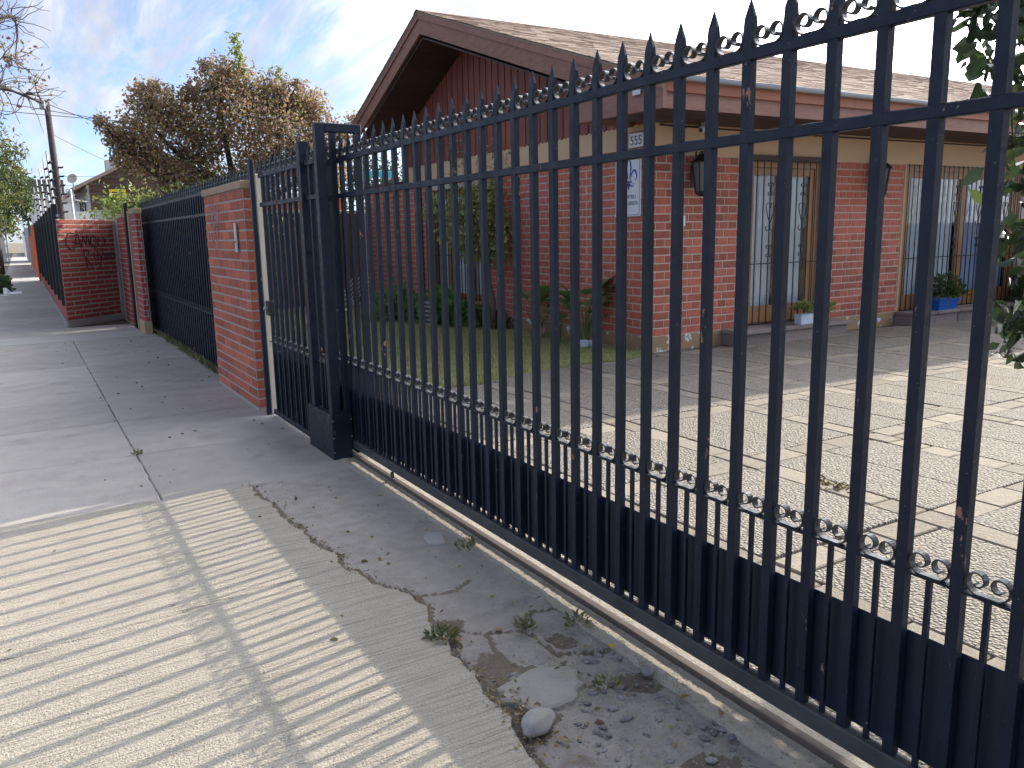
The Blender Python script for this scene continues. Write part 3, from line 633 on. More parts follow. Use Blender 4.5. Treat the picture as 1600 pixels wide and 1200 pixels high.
# pedestrian gate with its own posts
XP = 1.735
ped = thing('pedestrian_gate', 'narrow navy barred gate between the brick pillar and the tall double post', 'gate', (XP, 6.2, 0))
fence_run(ped, XP, range(0, 8), 5.77, 5.69, 6.87, bar=ME_barlow, small=MB().box(-.006, .006, -.0065, .0065, .06, .634).mesh('small_bar', M['steel']))
MB().box(XP-.02, XP+.02, 5.69, 6.87, .02, .06, b=.003).build('bottom_rail', M['steel'], ped)
MB().box(XP+.021, XP+.023, 5.72, 6.85, .07, .56).build('kick_panel', M['panel'], ped)
lk_ = MB().box(XP-.03, XP+.03, 6.76, 6.86, .86, .98, b=.006).build('lock', M['black'], ped)
MB().tube([(XP-.031, 6.80, .92), (XP-.06, 6.80, .92)], .012, 10).build('knob', M['galv'], lk_)
infill = thing('fence_infill', 'short navy barred infill between the stout post and the tall double post', 'fence', (XP, 5.45, 0))
fence_run(infill, XP, range(0, 2), 5.385, 5.305, 5.62, bar=ME_barlow)
hp = thing('hinge_post', 'stout square navy post holding the narrow gate', 'post', (1.725, 5.655, 0))
MB().box(1.695, 1.765, 5.62, 5.685, .0, 2.13, b=.004).build('shaft', M['steel'], hp)
lp_ = thing('lock_post', 'slim navy post standing against the large brick pillar', 'post', (1.725, 6.95, 0))
MB().box(1.674, 1.711, 6.925, 6.965, .0, 2.12, b=.004).build('shaft', M['steel'], lp_)
cs = thing('concrete_post', 'slender cream concrete strip beside the large brick pillar', 'post', (1.775, 7.05, 0))
MB().box(1.714, 1.765, 6.94, 7.135, .0, 2.005, b=.006).build('shaft', M['cream'], cs)

# far gate between the pillars
fg = thing('side_gate', 'navy barred gate with solid sheet behind, between the two brick pillars', 'gate', (1.83, 11, 0))
XF = 1.83
fence_run(fg, XF, range(0, 58), 7.16, 7.1, 15.5, bar=ME_barlow, skip_low=True)
sm = MB().box(-.006, .006, -.0065, .0065, .05, .634).mesh('small_bar', M['steel'])
for k in range(12, 57): new_obj('small_bar', sm, fg, (XF, 7.16+SP*(k+.5), 0))
MB().box(XF+.024, XF+.027, 8.82, 15.5, .05, 1.95).build('backing_sheet', M['panel'], fg)
MB().box(XF-.02, XF+.02, 8.82, 15.5, .015, .055, b=.003).build('bottom_rail', M['steel'], fg)

# ------------------------------------------------------------------ bricks
bm_cache = {}
def brick_mesh(L, H, D, mt, ch=.004):
    key = (round(L, 3), H, D, mt.name)
    if key not in bm_cache:
        b = MB(); x, z = L/2, H/2
        V = [(-x, -D, -z), (x, -D, -z), (x, -D, z), (-x, -D, z), (-x, -ch, -z), (x, -ch, -z), (x, -ch, z), (-x, -ch, z), (-x+ch, 0, -z+ch), (x-ch, 0, -z+ch), (x-ch, 0, z-ch), (-x+ch, 0, z-ch)]
        V = [(a, -yy, c) for a, yy, c in V]     # outer face at local y = 0 looking towards -y
        V = [(a, bb if True else 0, c) for a, bb, c in V]
        F = [(0, 1, 5, 4), (1, 2, 6, 5), (2, 3, 7, 6), (3, 0, 4, 7), (4, 5, 9, 8), (5, 6, 10, 9), (6, 7, 11, 10), (7, 4, 8, 11), (8, 9, 10, 11)]
        bm_cache[key] = b.add(V, F).mesh('brick', mt)
    return bm_cache[key]
def brick_face(parent, a, b, z0, z1, pitch, L, mt, bond='run', holes=(), joint=.012, budget=None, proud=.006, seed=0, extra=None, name='brick', corner=False):
    """courses of bricks on the vertical face from a to b (plan points); outward normal lies to the right of a->b.
    every brick is an object while budget lasts, the rest is collected in extra"""
    a, b = Vector(a), Vector(b); T = (b-a); LEN = T.length; T.normalize(); nrm = Vector((T.y, -T.x)); rz = math.atan2(T.y, T.x)
    r = random.Random(seed); n = int(round((z1-z0)/pitch)); H = (z1-z0)/n-joint
    for i in range(n):
        z = z0+(i+.5)*(z1-z0)/n
        bl = L if (bond == 'run' or i % 2 == 0) else (L-joint)/2+joint/2
        off = (0 if i % 2 == 0 else bl*.5) if bond == 'run' else (0 if i % 2 == 0 else bl*.5)
        s = -off
        while s < LEN-.004:
            s0, s1 = max(0, s)+joint/2, min(LEN, s+bl)-joint/2; s += bl
            if s1-s0 < .02: continue
            segs = [(s0, s1)]
            for (h0, h1, hz0, hz1) in holes:
                if hz0 < z < hz1:
                    ns = []
                    for (p, q) in segs:
                        if q <= h0 or p >= h1: ns.append((p, q))
                        else:
                            if p < h0-.02: ns.append((p, h0))
                            if q > h1+.02: ns.append((h1, q))
                    segs = ns
            for (p, q) in segs:
                l_ = round((q-p)/.005)*.005; c = a+T*((p+q)/2)
                if corner and l_ > .2: pass
                me = brick_mesh(l_, round(H, 3), .03, mt)
                pr = proud+r.uniform(-.0015, .0015); P = (c.x+nrm.x*pr, c.y+nrm.y*pr, z+r.uniform(-.0012, .0012))
                if budget is None or budget[0] > 0:
                    o = new_obj(name, me, parent, P, rz)
                    o.rotation_euler.y = r.uniform(-.003, .003)
                    if budget: budget[0] -= 1
                else:
                    Mx = Matrix.Translation(P) @ Matrix.Rotation(rz, 4, 'Z')
                    extra.add([Mx @ v.co for v in me.vertices], [tuple(f.vertices) for f in me.polygons])

def pillar(label, x0, x1, y0, y1, ztop, cap_z, mt, seed, base=None, L=.30, pitch=.0855, group='brick pillars along the pavement', both=False):
    t = thing('brick_pillar', label, 'pillar', ((x0+x1)/2, (y0+y1)/2, 0), group)
    MB().box(x0+.008, x1, y0+.008, y1-.008, 0, ztop-.002).build('core', M['mortar'], t)
    zb = base or .02
    brick_face(t, (x0+.008, y1-.004), (x0+.008, y0+.004), zb, ztop, pitch, L, mt, seed=seed, joint=.016)
    brick_face(t, (x0+.004, y0+.008), (x1, y0+.008), zb, ztop, pitch, (x1-x0)+.02, mt, seed=seed+1, joint=.016)
    MB().box(x0-.012, x1+.01, y0-.012, y1+.012, ztop, cap_z, b=.006).build('cap', M['cap'], t)
    if base: MB().box(x0-.01, x1+.01, y0-.01, y1+.01, 0, base-.003, b=.006).build('base', M['cap'], t)
    return t
bp = pillar('large red brick pillar with tan cap, faint white scribble and a pale intercom plate', 1.65, 1.795, 7.15, 8.81, 1.90, 1.965, M['brick'], 1)
ic = thing('intercom_plate', 'narrow pale metal intercom plate fixed on the large brick pillar', 'intercom', (1.64, 7.42, 1.4))
MB().box(1.628, 1.6415, 7.385, 7.45, 1.37, 1.62, b=.003).build('plate', M['galv'], ic); MB().tube([(1.6275, 7.418, 1.46), (1.622, 7.418, 1.46)], .009, 10).build('button', M['ink'], ic)
def scribble(parent, name, strokes, fn, wid, mt):
    b = MB()
    for s in strokes:
        P = []
        for i in range(len(s)-1):
            for k in range(5):
                t = k/5; p0 = s[max(i-1, 0)]; p1 = s[i]; p2 = s[i+1]; p3 = s[min(i+2, len(s)-1)]
                q = [0.5*((2*p1[d])+(-p0[d]+p2[d])*t+(2*p0[d]-5*p1[d]+4*p2[d]-p3[d])*t*t+(-p0[d]+3*p1[d]-3*p2[d]+p3[d])*t**3) for d in (0, 1)]; P.append(q)
        P.append(s[-1])
        b.tube([fn(*q) for q in P], wid, 5)
    o = b.build(name, mt, parent); return o
sw = [[(.1, .55), (.2, .95), (.3, .5), (.4, 1.0), (.5, .55)], [(.15, .45), (.3, .7), (.35, .3), (.5, .75), (.55, .25), (.7, .7)], [(.1, .3), (.25, .1), (.35, .35), (.5, .05), (.6, .3)], [(.55, .9), (.62, .5), (.7, .95), (.75, .45)], [(.2, .05), (.4, -.1), (.6, .05)]]
scribble(bp, 'scribble', sw, lambda u, v: (1.6475-.0045, 8.62-u*.72, 1.42+v*.42), .0035, M['spray_white'])
pillar('slim red brick pillar with tan cap and footing at the far end of the barred side gate', 1.60, 1.70, 14.12, 14.75, 1.89, 1.975, M['brick_dark'], 5, base=.2, L=.26, pitch=.088)
pillar('slim red brick pillar against the neighbour wall with graffiti', 1.60, 1.72, 15.9, 16.75, 1.87, 1.955, M['brick_dark'], 9, L=.26, pitch=.088)
t = thing('black_post', 'thin black post between the two slim brick pillars', 'post', (1.6, 15.35, 0)); MB().box(1.585, 1.64, 15.3, 15.38, 0, 2.1, b=.004).build('shaft', M['black'], t)
t = thing('timber_strip', 'tan timber strip between the two slim brick pillars', 'post', (1.61, 14.95, 0)); MB().box(1.59, 1.65, 14.9, 14.99, 0, 1.95, b=.004).build('shaft', M['cap'], t)

# neighbour wall with graffiti
nw = thing('graffiti_wall', 'dark red brick garden wall with black spray paint lettering', 'wall', (1.1, 16.7, 0))
A_, B_ = Vector((.60, 16.17)), Vector((1.62, 17.2))
T_ = (B_-A_).normalized(); Nn = Vector((T_.y, -T_.x))
def wallpoint(s, z, off=0): p = A_+T_*s+Nn*off; return (p.x, p.y, z)
LN = (B_-A_).length
MB().prism([wallpoint(0, 0), wallpoint(LN, 0), (1.62, 17.4, 0), (.62, 16.4, 0)], (0, 0, 1.865)).build('core', M['mortar'], nw)
MB().prism([wallpoint(-.012, 0, .02), wallpoint(LN, 0, .02), wallpoint(LN, 0, .001), wallpoint(-.012, 0, .001)], (0, 0, .105)).build('footing', M['lump'], nw)
brick_face(nw, A_, B_-T_*.09, .115, 1.86, .0835, .40, M['brick_dark'], joint=.023, proud=.008, seed=20)
MB().prism([wallpoint(LN-.085, 0, .014), wallpoint(LN, 0, .014), wallpoint(LN, 0, .001), wallpoint(LN-.085, 0, .001)], (0, 0, 1.85)).build('mortar_seam', M['mortar'], nw)
def WP(u, v): return wallpoint(.17+u*1.13, 1.02+v*.62, .0095)
g1 = [[(.17, .95), (.08, .98), (.0, .8), (.02, .6), (.1, .52), (.2, .6)], [(.16, .55), (.24, .95), (.30, .55)], [(.12, .72), (.3, .66)], [(.30, .55), (.36, .9), (.40, .65), (.45, .9), (.49, .58)], [(.52, .6), (.6, .62), (.63, .8), (.56, .9), (.52, .75), (.56, .58), (.64, .56)], [(.70, .85), (.66, .70), (.74, .58), (.82, .68), (.80, .84), (.70, .85)], [(.49, .58), (.52, .88)]]
g2 = [[(.33, .52), (.36, .25), (.38, -.02)], [(.33, .52), (.45, .42), (.38, .25), (.50, .02)], [(.55, .42), (.56, .18)], [(.55, .30), (.63, .32)], [(.63, .44), (.63, .18)], [(.66, .40), (.70, .26), (.76, .42)], [(.74, .40), (.68, .05), (.60, -.06)], [(.78, .2), (.80, .38), (.84, .24), (.88, .38), (.90, .2)], [(.94, .22), (.93, .36), (1.0, .38), (1.02, .24), (.95, .2)]]
scribble(nw, 'graffiti', g1+g2, WP, .0078, M['spray_black'])

MB().box(1.60, 1.80, 16.76, 17.45, 0, 1.85).build('pier', M['mortar'], nw)
# neighbour fence: low brick wall, black flat slats, grey sheet behind
nf = thing('slat_fence', 'black uprights and grey sheet fence on a low brick wall beside far pavement', 'fence', (.62, 25, 0))
MB().prism([(.60, 16.185, 0), (.615, 16.2, 0), (.76, 16.42, 0), (.76, 34.4, 0), (.60, 34.4, 0)], (0, 0, .36)).build('low_wall', M['brick_dark'], nf)
MB().box(.585, .598, 16.2, 34.4, 0, .1).build('footing', M['lump'], nf)
sl = MB().box(-.055, .045, -.04, .04, 0, 1.76, b=.006).mesh('slat', M['black'])
for y in (16.5, 18.2, 20.1, 22.2, 24.6, 27.3, 30.4, 33.9): new_obj('slat', sl, nf, (.612, y, .365))
MB().box(.665, .67, 16.25, 34.4, .38, 1.95).build('backing_sheet', M['sheet'], nf)
for z in (.55, 1.9): MB().box(.625, .655, 16.25, 34.4, z, z+.04).build('rail', M['galv'], nf)
for i, (yy, zz) in enumerate(((18.8, 3.2), (21, 3.25), (24.5, 3.3), (28.5, 3.3), (33, 3.3))):
    t = thing('electric_fence_post', ['pale zigzag wire post on the slat fence, nearest the tall dark pole', 'pale wire post on the slat fence, second nearest of the row', 'pale wire post in the middle of the row on the slat fence', 'pale wire post on the slat fence, second from the far end', 'farthest and smallest pale wire post on the slat fence'][i], 'fence post', (.70, yy, 1.9), 'wire posts on the slat fence')
    MB().tube([(.70, yy, 1.6), (.70, yy, 2.2), (.68, yy, zz)], .016, 6).build('rod', M['galv'], t)
    for k in range(6): 
        z = 2.15+k*(zz-2.2)/6; MB().tube([(.68, yy-.01, z), (.73, yy-.05, z+.03), (.76, yy-.05, z+.02)], [.02, .03, .012], 6).build('insulator', M['ink'], t)
for i in range(2):
    y0 = 35.6+i*4.2
    t = thing('orange_pillar', ['nearer orange painted pillar beside the far end of the slat fence', 'farther orange painted pillar along the pavement'][i], 'pillar', (.72, y0, 0), 'orange pillars')
    MB().box(.56, .85, y0, y0+.5, 0, 2.02, b=.01).build('shaft', M['orange'], t); MB().box(.54, .87, y0-.02, y0+.52, 2.02, 2.1, b=.01).build('cap', M['orange'], t)
t = thing('orange_wall', 'long orange garden wall beyond the orange pillars', 'wall', (.7, 48, 0)); MB().box(.62, .78, 40.4, 62, 0, 1.75).build('panel', M['orange'], t)
MB().box(.68, .8, 34.45, 35.58, 0, 1.75).build('brick_return', M['brick_dark'], t)
t = thing('brown_wall', 'dark far wall past the white gateposts', 'wall', (1, 105, 0)); MB().box(.95, 1.15, 93, 127, 0, 1.6).build('panel', M['brick_brown'], t)
for i, (xx, yy) in enumerate(((.66, 73), (.70, 82), (.62, 90))):
    t = thing('white_gatepost', ['nearest white post on the right of the far pavement', 'middle white post on the right of the far pavement', 'farthest white post on the right of the far pavement'][i], 'post', (xx, yy, 0), 'white posts'); MB().box(xx-.14, xx+.14, yy-.2, yy+.2, 0, 2.5-i*.1, b=.02).build('shaft', M['pale_wall'], t)
t = thing('pale_pole', 'pale posts with posted bills left of the far pavement', 'pole', (-.95, 72, 0)); MB().box(-1.18, -.82, 71.8, 72.2, 0, 3.3, b=.02).build('shaft', M['pale_wall'], t); MB().box(-.72, -.64, 71.9, 72.1, 0, 2.6, b=.02).build('strut', M['pale_wall'], t)

# tall pole, wires, street furniture
pl = thing('utility_pole', 'tall dark pole with side pegs rising behind the graffiti wall', 'pole', (.92, 22, 0))
MB().tube([(.95, 22, 0), (.94, 22, 2.4), (.915, 22, 4.62)], [.085, .08, .062], 10).build('shaft', M['pole'], pl, True)
for k in range(6): MB().tube([(.96, 21.98, 2.15+k*.2), (1.07, 21.95, 2.15+k*.2), (1.10, 21.95, 2.17+k*.2)], [.02, .022, .012], 6).build('peg', M['ink'], pl)
MB().tube([(.80, 21.95, 1.7), (.79, 21.95, 3.5)], .018, 6).build('side_rod', M['galv'], pl)
MB().box(.76, .88, 21.9, 22.0, 4.42, 4.6, b=.02).build('lamp_box', M['sheet'], pl); MB().tube([(.88, 21.95, 4.5), (.95, 21.98, 4.62), (.99, 21.97, 4.66)], .03, 8).build('lamp_arm', M['sheet'], pl)
def wire(label, a, b, sag, group='overhead wires', r=.008):
    P = [Vector(a).lerp(Vector(b), k/14)-Vector((0, 0, sag*4*(k/14)*(1-k/14))) for k in range(15)]
    o = MB().tube(P, r, 5).build('wire', M['cable']); tag(o, label, 'wire', group)
wire('uppermost thin overhead wire between the tall dark pole and the plum tree', (-6, 24, 5.9), (6.5, 20, 3.6), .25)
wire('pair of crossing overhead wires, the flatter one beside the plum tree', (-6, 23, 4.9), (7, 21, 4.05), .15)
wire('overhead wire sloping steeply down from the tall dark pole', (.93, 22, 4.55), (5.5, 21, 3.0), .1)
wire('lowest overhead wire running to the brown house', (.93, 22, 3.9), (4.5, 29, 3.2), .1)
for k in range(4): 
    wire(['lowest', 'second lowest', 'second highest', 'highest'][k]+' thin straight security wire between the tall dark pole and the plum tree', (1.08, 21.95, 2.35+k*.2), (2.6, 14.6, 2.15+k*.12), .0, 'security wires', .004)

# neighbour house far behind the wall
nh = thing('siding_house', 'dark brown timber sided house behind the graffiti wall', 'house', (4, 32, 0))
MB().prism([(2.1, 30.02, 0), (6.2, 30.02, 0), (6.2, 30.02, 3.25), (4.2, 30.02, 4.25), (2.1, 30.02, 3.22)], (0, 7, 0)).build('wall', M['pale_wall'], nh)
pk = MB()
for k in range(17):
    z = 1.0+k*.19; x1 = 6.2 if z < 3.2 else 4.2+(4.25-z)*2; x0 = 2.16 if z < 3.2 else 4.2-(4.2-z)*2.05
    if x1-x0 > .2: MB().box(x0, x1, 29.985, 30.018, z, z+.178).build('siding_board', M['wood_siding'], nh)
for (a, c) in (((1.62, 3.0), (4.2, 4.32)), ((4.2, 4.32), (6.7, 3.05))):
    MB().prism([(a[0], 29.6, a[1]), (c[0], 29.6, c[1]), (c[0], 29.6, c[1]+.11), (a[0], 29.6, a[1]+.11)], (0, 7.8, 0)).build('roof', M['shingle'], nh)
for k in range(3):
    wn = MB().box(2.06, 2.098, 30.5+k*1.1, 31.4+k*1.1, 1.6, 2.9).build('window', M['pale_wall'], nh); MB().box(2.05, 2.058, 30.58+k*1.1, 31.32+k*1.1, 1.68, 2.82).build('pane', M['room'], wn)
MB().box(2.9, 3.35, 32, 32.5, 3.3, 4.2, b=.01).build('chimney', M['pale_wall'], nh)
MB().tube([(1.62, 29.62, 3.02), (1.62, 37, 3.02)], .05, 8).build('gutter', M['metal'], nh)
MB().tube([(1.66, 29.7, 3.0), (1.7, 29.75, 2.75), (2.05, 29.98, 2.7)], .03, 6).build('downpipe', M['metal'], nh)
t = thing('satellite_dish', 'round pale satellite dish on the eave of the brown house', 'dish', (1.7, 29.6, 3.1))
MB().lathe([(.001, 0), (.12, .012), (.2, .035), (.26, .07), (.265, .062), (.2, .022), (.001, -.012)], (0, 0, 0), 18).build('bowl', M['cream'], t, True); d_ = t.children[0]; d_.scale = (.58, .58, .58); d_.rotation_euler = (R(72), 0, R(-28)); d_.location = (0, -.1, .28)
MB().tube([(1.7, 29.62, 3.05), (1.7, 29.55, 3.33)], .02, 6).build('mount', M['galv'], t)
t = thing('yellow_board', 'yellow notice board on the wall of the brown house', 'sign', (2.9, 29.9, 2.7)); MB().box(2.72, 3.22, 29.93, 29.97, 2.83, 3.1, b=.004).build('board', M['yellow'], t)
MB().box(2.80, 3.14, 29.924, 29.929, 2.98, 3.02).build('lettering', M['ink'], t); MB().box(2.80, 3.1, 29.924, 29.929, 2.9, 2.94).build('lettering', M['ink'], t)
t = thing('sheet_fence', 'pale grey sheet metal fence behind the graffiti wall', 'fence', (2, 25, 0))
for k in range(7): MB().box(1.25+k*.62, 1.25+k*.62+.6, 25, 25.03, 0, 2.25+.04*(k % 2)).build('sheet', M['sheet'] if k % 2 else M['pale_wall'], t)
t = thing('metal_stake', 'thin grey stake standing behind the graffiti wall', 'post', (1.28, 23.5, 0)); MB().tube([(1.30, 23.5, 0), (1.27, 23.5, 2.75)], .03, 6).build('shaft', M['galv'], t)
t = thing('roadside_board', 'wide dark board on a pale building far down the street', 'sign', (2.0, 66, 0)); MB().box(.75, 3.2, 66, 66.2, 4.7, 5.65, b=.02).build('board', M['cable'], t); MB().box(1.0, 1.15, 66.05, 66.2, 0, 4.69).build('leg', M['galv'], t); MB().box(2.7, 2.85, 66.05, 66.2, 0, 4.69).build('leg', M['galv'], t)
t = thing('pale_building', 'low pale building far down the street below the dark board', 'building', (4, 70, 0)); MB().box(1.2, 7, 68, 76, 0, 4.3).build('wall', M['pale_wall'], t); MB().box(1.1, 7.1, 67.9, 76.1, 4.3, 4.5).build('roof', M['metal'], t)
for k in range(3): MB().box(1.8+k*1.6, 2.7+k*1.6, 67.96, 67.998, 1.8, 3.2).build('window', M['room'], t)

# ================================================================== THE HOUSE
HX, HY = 6.54, 7.70
house = thing('brick_house', 'low red brick house with broad brown gable and shingle roof behind the gate', 'house', (9, 12, 0))
XE = 21.0; ZB = 2.375; ZF = 2.74
# door openings on the driveway wall and the window on the street wall
D1 = (8.13, 9.55, .2, 2.37); D2 = (11.43, 14.6, .17, 2.39); W1 = (11.72, 13.95, .36, 2.26)
core = MB()
def wall_x(y, x0, x1, holes, yt):
    xs_ = sorted({x0, x1, *[h for q in holes for h in q[:2]]})
    for a, b in zip(xs_[:-1], xs_[1:]):
        h = [q for q in holes if q[0] <= a and b <= q[1]]
        if not h: core.box(a, b, y, y+yt, 0, ZF-.002)
        else:
            if h[0][2] > 0: core.box(a, b, y, y+yt, 0, h[0][2])
            core.box(a, b, y, y+yt, h[0][3], ZF-.002)
wall_x(HY, HX+.2, XE, [D1, D2], .2)
ys_ = [HY, W1[0], W1[1], 16.9]
core.box(HX, HX+.2, HY, W1[0], 0, ZF-.002); core.box(HX, HX+.2, W1[1], 15.0, 0, ZF-.002); core.box(HX, HX+.2, 15.0, 16.9, 0, 2.40)
core.box(HX, HX+.2, W1[0], W1[1], 0, W1[2]); core.box(HX, HX+.2, W1[0], W1[1], W1[3], ZF-.002)
core.prism([(HX, HY, ZF), (HX, 15.0, ZF), (HX, 15.0, 3.22), (HX, 12.23, 4.42)], (.2, 0, 0)); core.box(HX+.2, XE, 14.8, 15.0, 2.42, 3.2)
core.box(HX+.2, XE, 16.7, 16.9, 0, 2.40)
core.box(XE-.2, XE, HY+.2, 16.7, 0, ZF)
core.build('wall', M['mortar_house'], house)
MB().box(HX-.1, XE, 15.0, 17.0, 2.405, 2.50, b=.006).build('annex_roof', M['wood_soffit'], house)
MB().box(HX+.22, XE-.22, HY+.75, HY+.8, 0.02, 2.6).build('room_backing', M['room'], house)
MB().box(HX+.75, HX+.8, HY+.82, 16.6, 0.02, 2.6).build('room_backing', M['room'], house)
MB().box(HX-.02, D1[0]-.38, HY-.02, HY-.001, 0, .197).build('plinth', M['plinth'], house)
MB().box(D1[1]+.22, D2[0]-.1, HY-.02, HY-.001, 0, .197).build('plinth', M['plinth'], house)
MB().box(HX-.02, HX-.001, HY+.0, 16.9, 0, .197).build('plinth', M['plinth'], house)
MB().box(HX-.014, XE, HY-.014, HY-.001, ZB, ZF, b=.002).build('frieze', M['beige'], house)
MB().box(HX-.014, HX-.001, HY+.0, 15.0, ZB, ZF-.0).build('frieze', M['beige'], house)
bud = [300]; rest = MB()
brick_face(house, (HX, HY), (D1[0]-.02, HY), .2, ZB, .0989, .30, M['brick_house'], 'eng', joint=.0165, budget=bud, extra=rest, seed=31)
brick_face(house, (D1[1]+.02, HY), (D2[0]-.05, HY), .2, ZB, .0989, .30, M['brick_house'], 'eng', joint=.0165, budget=bud, extra=rest, seed=32)
brick_face(house, (HX, 9.0), (HX, HY), .2, ZB, .0989, .30, M['brick_house'], 'eng', joint=.0165, budget=bud, extra=rest, seed=33)
bud[0] = 0
brick_face(house, (HX, W1[0]), (HX, 9.0), .2, ZB, .0989, .30, M['brick_house'], 'eng', joint=.0165, budget=bud, extra=rest, seed=34)
brick_face(house, (HX, 16.9), (HX, W1[1]), .2, ZB, .0989, .30, M['brick_house'], 'eng', joint=.0165, budget=bud, extra=rest, seed=35)
brick_face(house, (HX, W1[1]), (HX, W1[0]), .2, W1[2]-.02, .0989, .30, M['brick_house'], 'eng', joint=.0165, budget=bud, extra=rest, seed=36)
rest.build('bricks', M['brick_house'], house, kind='stuff')
# roof geometry
YA, ZA = 12.23, 4.88; SR, SL = .331, .43; YE = 6.55; YL = 15.35; XO = 5.70
def roof_r(y): return ZA-SR*(YA-y)
def roof_l(y): return ZA-SL*(y-YA)
# vertical cladding boards in the gable, with a pointed lower end
sy = HY-.35; k = 0
sy = HY-.02
while sy < 14.95:
    y1 = sy+.096
    if sy > HY-.03:
        zt = lambda yy: (roof_r(yy) if yy < YA else roof_l(yy))-.42
        za, zb = max(zt(sy), ZF+.05), max(zt(y1), ZF+.05); pr = .034 if k % 2 else .022
        if min(za, zb) > ZF+.06:
            b = MB(); V = [(HX-pr, sy+.003, ZF+.012), (HX-pr, (sy+y1)/2, ZF-.018), (HX-pr, y1-.003, ZF+.012), (HX-pr, y1-.003, zb), (HX-pr, sy+.003, za)]
            b.prism(V, (pr-.001, 0, 0)).build('cladding_board', M['wood_slat'], house)
    sy = y1; k += 1
MB().box(HX-.0135, HX-.0015, HY-.0, 15.0, ZF, ZF+.03).build('cladding_backer', M['wood_soffit'], house)
# soffit boards under both slopes of the gable overhang
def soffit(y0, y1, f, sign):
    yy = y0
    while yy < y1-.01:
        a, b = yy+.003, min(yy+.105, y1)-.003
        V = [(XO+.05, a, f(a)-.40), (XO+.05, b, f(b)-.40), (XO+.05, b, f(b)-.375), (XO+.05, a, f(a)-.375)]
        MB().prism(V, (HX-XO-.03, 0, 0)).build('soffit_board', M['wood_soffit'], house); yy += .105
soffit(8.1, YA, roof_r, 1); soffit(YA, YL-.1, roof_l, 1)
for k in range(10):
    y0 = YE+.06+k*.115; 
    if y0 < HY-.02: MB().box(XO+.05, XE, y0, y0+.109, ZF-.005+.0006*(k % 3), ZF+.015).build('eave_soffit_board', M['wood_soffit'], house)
# bargeboards, two layers
zl = lambda y: roof_r(y)-.335
MB().prism([(XO, YE, roof_r(YE)-.02), (XO, YE, 2.70), (XO, 8.1, 2.72), (XO, 8.1, zl(8.1)), (XO, YA, zl(YA)), (XO, YA, roof_r(YA)-.02)], (.045, 0, 0)).build('bargeboard', M['wood_fascia'], house)
MB().prism([(XO, YA+.002, ZA-.335), (XO, YL, roof_l(YL)-.335), (XO, YL, roof_l(YL)-.02), (XO, YA+.002, ZA-.02)], (.045, 0, 0)).build('bargeboard', M['wood_fascia'], house)
MB().prism([(XO-.024, YE-.01, roof_r(YE-.01)-.115), (XO-.024, YA, ZA-.115), (XO-.024, YA, ZA-.012), (XO-.024, YE-.01, roof_r(YE-.01)-.012)], (.0235, 0, 0)).build('verge_board', M['wood_fascia'], house)
MB().prism([(XO-.024, YA+.002, ZA-.115), (XO-.024, YL, roof_l(YL)-.115), (XO-.024, YL, roof_l(YL)-.012), (XO-.024, YA+.002, ZA-.012)], (.0235, 0, 0)).build('verge_board', M['wood_fascia'], house)
MB().box(XO+.046, HX, 8.06, 8.1, 2.72, zl(8.1)-.0).build('eave_box_end', M['wood_fascia'], house)
# eave fascia
zr = roof_r(YE)
x = XO+.046; i = 0
while x < XE:
    x1 = min(x+2.9, XE); MB().box(x+.002, x1-.002, YE, YE+.03, 2.865, zr-.02).build('fascia_board', M['wood_orange'], house); x = x1
MB().box(XO+.046, XE, YE+.035, YE+.06, 2.705, 2.90).build('lower_fascia', M['wood_fascia'], house)
g = MB(); g.tube([(XO-.02, YE-.045, zr-.005), (XE, YE-.045, zr-.005)], .028, 10); g.build('gutter', M['metal'], house, True)
# roof deck and shingles in overlapping courses
for nm, f, ya, yb in (('roof_deck', roof_r, YE-.02, YA), ('roof_deck', roof_l, YA+.001, YL)):
    MB().prism([(XO-.03, ya, f(ya)-.03), (XO-.03, yb, f(yb)-.03), (XO-.03, yb, f(yb)-.004), (XO-.03, ya, f(ya)-.004)], (XE-XO+.2, 0, 0)).build(nm, M['shingle'], house)
sh = MB(); r3 = random.Random(4)
def courses(f, ya, yb, x_to, expo):
    n = int(abs(yb-ya)/expo); d = (yb-ya)/n
    for i in range(n):
        y0, y1 = ya+i*d, ya+(i+1)*d+d*.25
        if (y1-YA)*(ya-YA) < 0: y1 = YA
        x = XO-.05-r3.random()*.2
        while x < x_to:
            wd_ = r3.choice([.22, .27, .31, .33]); x0 = max(x, XO-.045); lift = r3.uniform(.006, .014); dd = r3.uniform(-.012, .012)
            sh.add([(x0, y0+dd, f(y0+dd)+lift), (x+wd_-.006, y0+dd, f(y0+dd)+lift), (x+wd_-.006, y1, f(y1)+.002), (x0, y1, f(y1)+.002), (x0, y0+dd, f(y0+dd)-.002), (x+wd_-.006, y0+dd, f(y0+dd)-.002)], [(0, 1, 2, 3), (4, 5, 1, 0)])
            x += wd_
courses(roof_r, YE-.05, YA, XE+.1, .15); courses(roof_l, YL, YA, 7.5, .15)
sh.build('shingles', M['shingle'], house, kind='stuff')
MB().prism([(XO-.05, YA-.13, roof_r(YA-.13)+.012), (XO-.05, YA, ZA+.02), (XO-.05, YA+.11, roof_l(YA+.11)+.012), (XO-.05, YA, ZA+.004)], (XE-XO+.1, 0, 0)).build('ridge_cap', M['shingle'], house)
MB().tube([(18.2, 11.6, roof_r(11.6)), (18.2, 11.6, roof_r(11.6)+.55)], .06, 10).build('vent_pipe', M['galv'], house)
MB().tube([(HX-.05, 14.2, .0), (HX-.05, 14.2, 2.9)], .04, 8).build('downpipe', M['black'], house)
MB().tube([(HX+.1, HY-.02, ZF-.03), (9, HY-.03, ZF-.045), (14, HY-.025, ZF-.03), (18, HY-.03, ZF-.04)], .009, 5).build('cable', M['ink'], house)
